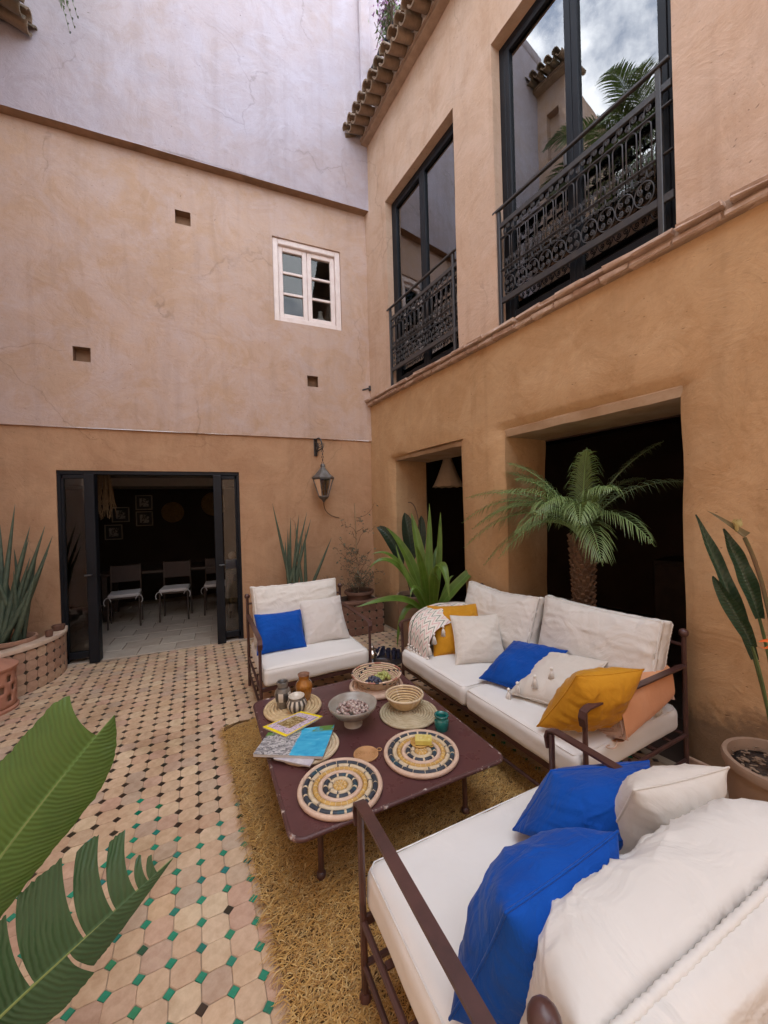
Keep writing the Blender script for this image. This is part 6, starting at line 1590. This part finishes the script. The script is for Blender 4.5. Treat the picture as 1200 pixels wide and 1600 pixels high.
mb = MB(); mb.tube(bez([(-.04, 0, .10), (-.10, 0, .12), (-.10, 0, .03), (-.045, 0, .04)], 10), .004, 6); mb.build('handle', M_SILV, tpot, angle=180)
M_TGL = plain('blue black tea glass', (.05, .055, .10), (.03, .03, .06), 30, .12, coat=.5, bstr=0)
glass0 = None
for k, (x, y) in enumerate(((-.62, -1.70), (-.66, -1.73), (-.58, -1.69), (-.55, -1.76), (-.50, -1.79), (-.48, -1.84), (-.53, -1.84), (-.57, -1.79))):
    if glass0 is None:
        mb = MB(); mb.lathe([(.018, 0), (.018, .006), (.016, .02), (.022, .07), (.0225, .08), (.019, .08), (.014, .02), (.001, .016)], n=16); glass0 = solo(mb, 'tea_glass', M_TGL, 'small dark tea glass standing on the tray table', 'glass', 'tea glasses on the tray table', (x, y, .151), angle=60)
    else:
        g = glass0.copy(); COL.objects.link(g); g.location = (x, y, .151)

# lampshade hanging in the first opening
ls = thing('pendant_lamp', 'conical woven pendant shade hanging in the narrower dark opening', 'lamp', W(.95, -.62, 1.95))
mb = MB(); mb.grid(lambda u, v: Vector(((.235-.185*v**.8)*math.cos(6.2832*u), (.235-.185*v**.8)*math.sin(6.2832*u), .46*v+.006*math.sin(6.2832*u*12)*(1-v))), 60, 16); mb.build('shade', fabric('natural raffia', (.60, .47, .33), (.46, .35, .23), wr=.6, wscale=25, weave=200), ls, angle=180)
mb = MB(); mb.tube([(0, 0, .4), (0, 0, .77)], .005, 5); mb.build('cord', M_IRON, ls)

# palm in the garden beyond the left-hand building
gp_ = thing('garden_palm', 'tall feather palm rising on the left, its frond tips hanging into the top corner', 'palm', (-4.9, -2.3, 0))
mb = MB(); mb.tube([(0, .0, 0), (.05, .05, 3), (.1, .1, 5.5), (.15, .2, 7.7)], [.2, .17, .16, .2], 14); mb.build('trunk', bpy.data.materials['palm trunk fibre'], gp_)
rs = random.Random(5)
tips_ = [(-3.36, -.52, 6.60), (-3.27, -.60, 6.70), (-3.31, -.56, 6.63)]
c_ = Vector((.15, .2, 7.75))
for k in range(26):
    a = k*2.399; L = rs.uniform(1.5, 2.2); el = rs.uniform(-.35, 1.1); d = Vector((math.cos(a), math.sin(a), 0))
    frond(gp_, [c_, c_+d*L*.3+Vector((0, 0, .5+.6*el)), c_+d*L*.75+Vector((0, 0, .5+.7*el)), c_+d*L+Vector((0, 0, -.2+.9*el))], .42, L_PALMD, rs, 60, .011, .15, .5)
for (x, y, z) in tips_:
    e = Vector((x+4.9, y+2.3, z)); frond(gp_, [c_, c_+Vector((.35, .4, .7)), c_+Vector((1.1, 1.35, .5)), e], .42, L_PALMD, rs, 60, .011, .15, .5)
# trees of the garden, seen only as reflections in the glass
def tree(label, loc, h, r_, seed):
    t = thing('garden_tree', label, 'tree', loc); rs = random.Random(seed)
    mb = MB(); mb.tube([(0, 0, 0), (.1, .1, h*.4), (0, .2, h*.7)], [.16, .12, .06], 8)
    for k in range(9):
        a = k*2.4; mb.tube([(0, .1, h*(.35+.04*k)), (math.cos(a)*r_*.5, math.sin(a)*r_*.5, h*(.5+.04*k)), (math.cos(a)*r_*.8, math.sin(a)*r_*.8, h*(.6+.045*k))], [.05, .03, .012], 5)
    mb.build('trunk', M_TWIG, t)
    mb = MB()
    for k in range(46):
        q = Vector((rs.gauss(0, 1), rs.gauss(0, 1), rs.gauss(0, .8))); q = q.normalized()*rs.uniform(.35, 1); leaflets(mb, (q.x*r_, q.y*r_, h*.72+q.z*h*.3), (.28, .28, .22), 60, .12, rs)
    mb.build('crown', M_LEAFS, t, smooth=False)
tree('bushy green garden tree to the left behind the camera', (-7.6, -5.2, 0), 7.4, 1.7, 1)
tree('taller green garden tree far to the left behind the camera', (-9.5, -2.6, 0), 9.0, 2.2, 2)
# ------------------------------------------------------------------ dining room furniture
M_DCH = plain('dark wood', (.045, .026, .018), (.03, .018, .012), 12, .5)
F_DC = fabric('grey seat pad', (.5, .47, .46), (.42, .39, .38), wr=.4)
def chair(loc, rz, label):
    t = thing('dining_chair', label, 'chair', loc, rz, 'dining chairs inside the doors')
    for sx in (-1, 1):
        for sy in (-1, 1):
            m_ = MB(); m_.tube([(sx*.20, sy*.19, 0), (sx*.19, sy*.18, .44 if sy < 0 else .90)], .013, 7); m_.build('leg', M_DCH, t)
    m_ = MB(); m_.box((0, 0, .445), (.42, .40, .025), bev=.005); m_.build('seat', M_DCH, t, angle=30)
    m_ = MB(); m_.box((0, .185, .76), (.38, .025, .26), bev=.006); m_.build('backrest', plain('rust red leather', (.028, .012, .009), (.02, .009, .007), 8, .5), t, angle=30)
    m_ = MB(); rbox(m_, (0, -.01, .482), (.40, .39, .05), .02, 12, .008, .003, 2); p = m_.build('seat_pad', F_DC, t, angle=180)
    m_ = MB()
    for sx in (-1, 1):
        m_.tube(bez([(sx*.19, -.19, .475), (sx*.24, -.24, .47), (sx*.25, -.24, .40), (sx*.22, -.25, .37)], 8), .006, 5); m_.tube(bez([(sx*.19, -.19, .475), (sx*.16, -.25, .47), (sx*.15, -.25, .42)], 6), .006, 5)
    m_.build('tie', F_DC, p, angle=180); return t
chair((-3.46, 1.55, 0), R(6), 'dining chair with a grey pad, leftmost of those inside the doors')
chair((-2.79, 1.62, 0), R(-3), 'dining chair with a grey pad in the middle of the doorway')
chair((-2.17, 1.70, 0), R(-2), 'dining chair partly behind the right-hand door leaf')
dt = thing('dining_table', 'dark dining table behind the chairs inside the doors', 'table', (-2.75, 2.25, 0))
mb = MB(); mb.box((0, 0, .74), (2.3, .8, .04), bev=.006); mb.build('tabletop', M_DCH, dt, angle=30)
for sx in (-1, 1):
    for sy in (-1, 1):
        m_ = MB(); m_.box((sx*1.05, sy*.32, .36), (.07, .07, .72), bev=.006); m_.build('leg', M_DCH, dt, angle=30)
GP = 'framed black and white pictures on the dining room wall'
def picmat(seed):
    m, t, b = newmat('black and white print'); v = noi(t, 9+seed, 4, .6, dist=2+seed*.3, coord='Object')
    t.links.new(ramp(t, v, ((.45, (.02, .02, .02)), (.52, (.35, .34, .32)))), b.inputs['Base Color']); b.inputs['Roughness'].default_value = .5; return m
for k, (x, z, lab) in enumerate(((-3.47, 1.915, 'upper of two square framed prints right of the hanging reeds'), (-3.47, 1.60, 'lower of two square framed prints right of the hanging reeds'), (-3.86, 1.69, 'square framed print half behind the hanging reeds'), (-3.98, 1.36, 'small framed print lowest on the dark wall by the left door leaf'))):
    t = thing('framed_picture', lab, 'picture', (x, 3.37, z), 0, GP)
    m_ = MB(); rect_frame(m_, (0, 0, 0), .285, .285, .018, .03); m_.build('frame', plain('pale frame wood', (.42, .37, .31), (.34, .3, .25), 20, .6), t, angle=30)
    m_ = MB(); m_.box((0, .006, 0), (.25, .008, .25)); m_.build('mount', plain('black mount', (.03, .03, .03)), t, smooth=False)
    m_ = MB(); m_.box((0, .0, 0), (.15, .006, .16)); m_.build('print', picmat(k), t, smooth=False)
for x, z, r_, lab in ((-2.98, 1.71, .20, 'round golden woven wall basket in the middle of the dark wall'), (-2.22, 1.86, .24, 'round woven wall basket partly behind the right door leaf')):
    t = thing('wall_basket', lab, 'basket', (x, 3.36, z), 0, 'round baskets on the dining room wall'); mb = MB()
    for k in range(8): mb.torus((0, 0, 0), r_*(1-k/8)-.01, r_/15, 40, 6, Matrix.Rotation(math.pi/2, 3, 'X')); 
    mb.build('coil', plain('dull gold straw', (.26, .17, .06), (.16, .10, .03), 40, .8), t, angle=180)
hr = thing('hanging_reeds', 'bundle of dry reeds hanging under the dining room ceiling', 'dried reeds', (-3.50, .75, 2.17))
mb = MB(); rs = random.Random(6)
for k in range(70): x, y = rs.uniform(-.10, .10), rs.uniform(-.08, .08); mb.tube(bez([(x*.6, y*.6, .1), (x, y, -.1), (x*1.1+rs.gauss(0, .02), y, -.3), (x+rs.gauss(0, .03), y, -rs.uniform(.32, .56))], 6), .004, 4)
mb.build('reed', plain('dry reed', (.34, .25, .15), (.24, .17, .1), 30, .9), hr, angle=180)
sb = thing('side_table', 'small cloth-covered side table behind the right door leaf', 'table', (-1.78, 1.0, 0))
mb = MB(); mb.box((0, 0, .80), (.5, .45, .03), bev=.005); mb.build('tabletop', M_DCH, sb, angle=30)
mb = MB(); mb.grid(lambda u, v: Vector((-.26+.52*u, -.232-.02*math.sin(u*30)*(1-v), .40+.42*v)), 30, 6); mb.grid(lambda u, v: Vector((-.262-.02*math.sin(u*30)*(1-v), -.24+.48*u, .40+.42*v)), 30, 6); mb.build('cloth', F_DC, sb, angle=180)
for sx in (-1, 1): m_ = MB(); m_.tube([(sx*.22, .1, 0), (sx*.22, .1, .79)], .015, 6); m_.build('leg', M_DCH, sb)
mb = MB(); mb.box((0, 0, .07), (.22, .13, .14), bev=.01); solo(mb, 'blue_box', plain('royal blue card', (.02, .11, .36), (.015, .08, .28), 10, .5), 'blue box on the side table behind the right door leaf', 'box', loc=(-1.93, .93, .816), angle=30)
mb = MB(); mb.sphere((0, 0, .06), .055, 12, 8, (1, .8, 1.1)); solo(mb, 'tissue', F_TASS, 'white crumpled tissue sticking out of the blue box', 'tissue', loc=(-1.95, .93, .95), angle=180)
# gallery furniture, barely lit
t = thing('sideboard', 'dark sideboard deep inside the wide opening', 'sideboard', W(3.0, -3.4, 0), AL)
mb = MB(); mb.box((0, 0, .45), (.5, 1.8, .9), bev=.01); mb.build('cabinet', M_DCH, t, angle=30)
for k in range(3): m_ = MB(); m_.box((-.255, -.6+.6*k, .45), (.02, .56, .78), bev=.005); m_.build('door', plain('dark oak', (.06, .035, .022), (.04, .024, .016), 9, .5), t, angle=30)
for k, dy in enumerate((-.15, .12)):
    mb = MB(); mb.lathe([(.04, 0), (.06, .03), (.06, .10), (.035, .14), (.04, .16), (.03, .16), (.02, .05)], n=16); p = W(2.95, -3.3+dy, .901); solo(mb, 'jar', plain('pale jar', (.45, .42, .38), (.35, .32, .3), 9, .5), ('left' if k else 'right')+' one of two pale jars on the dark sideboard', 'jar', 'pale jars on the sideboard', p, angle=60)
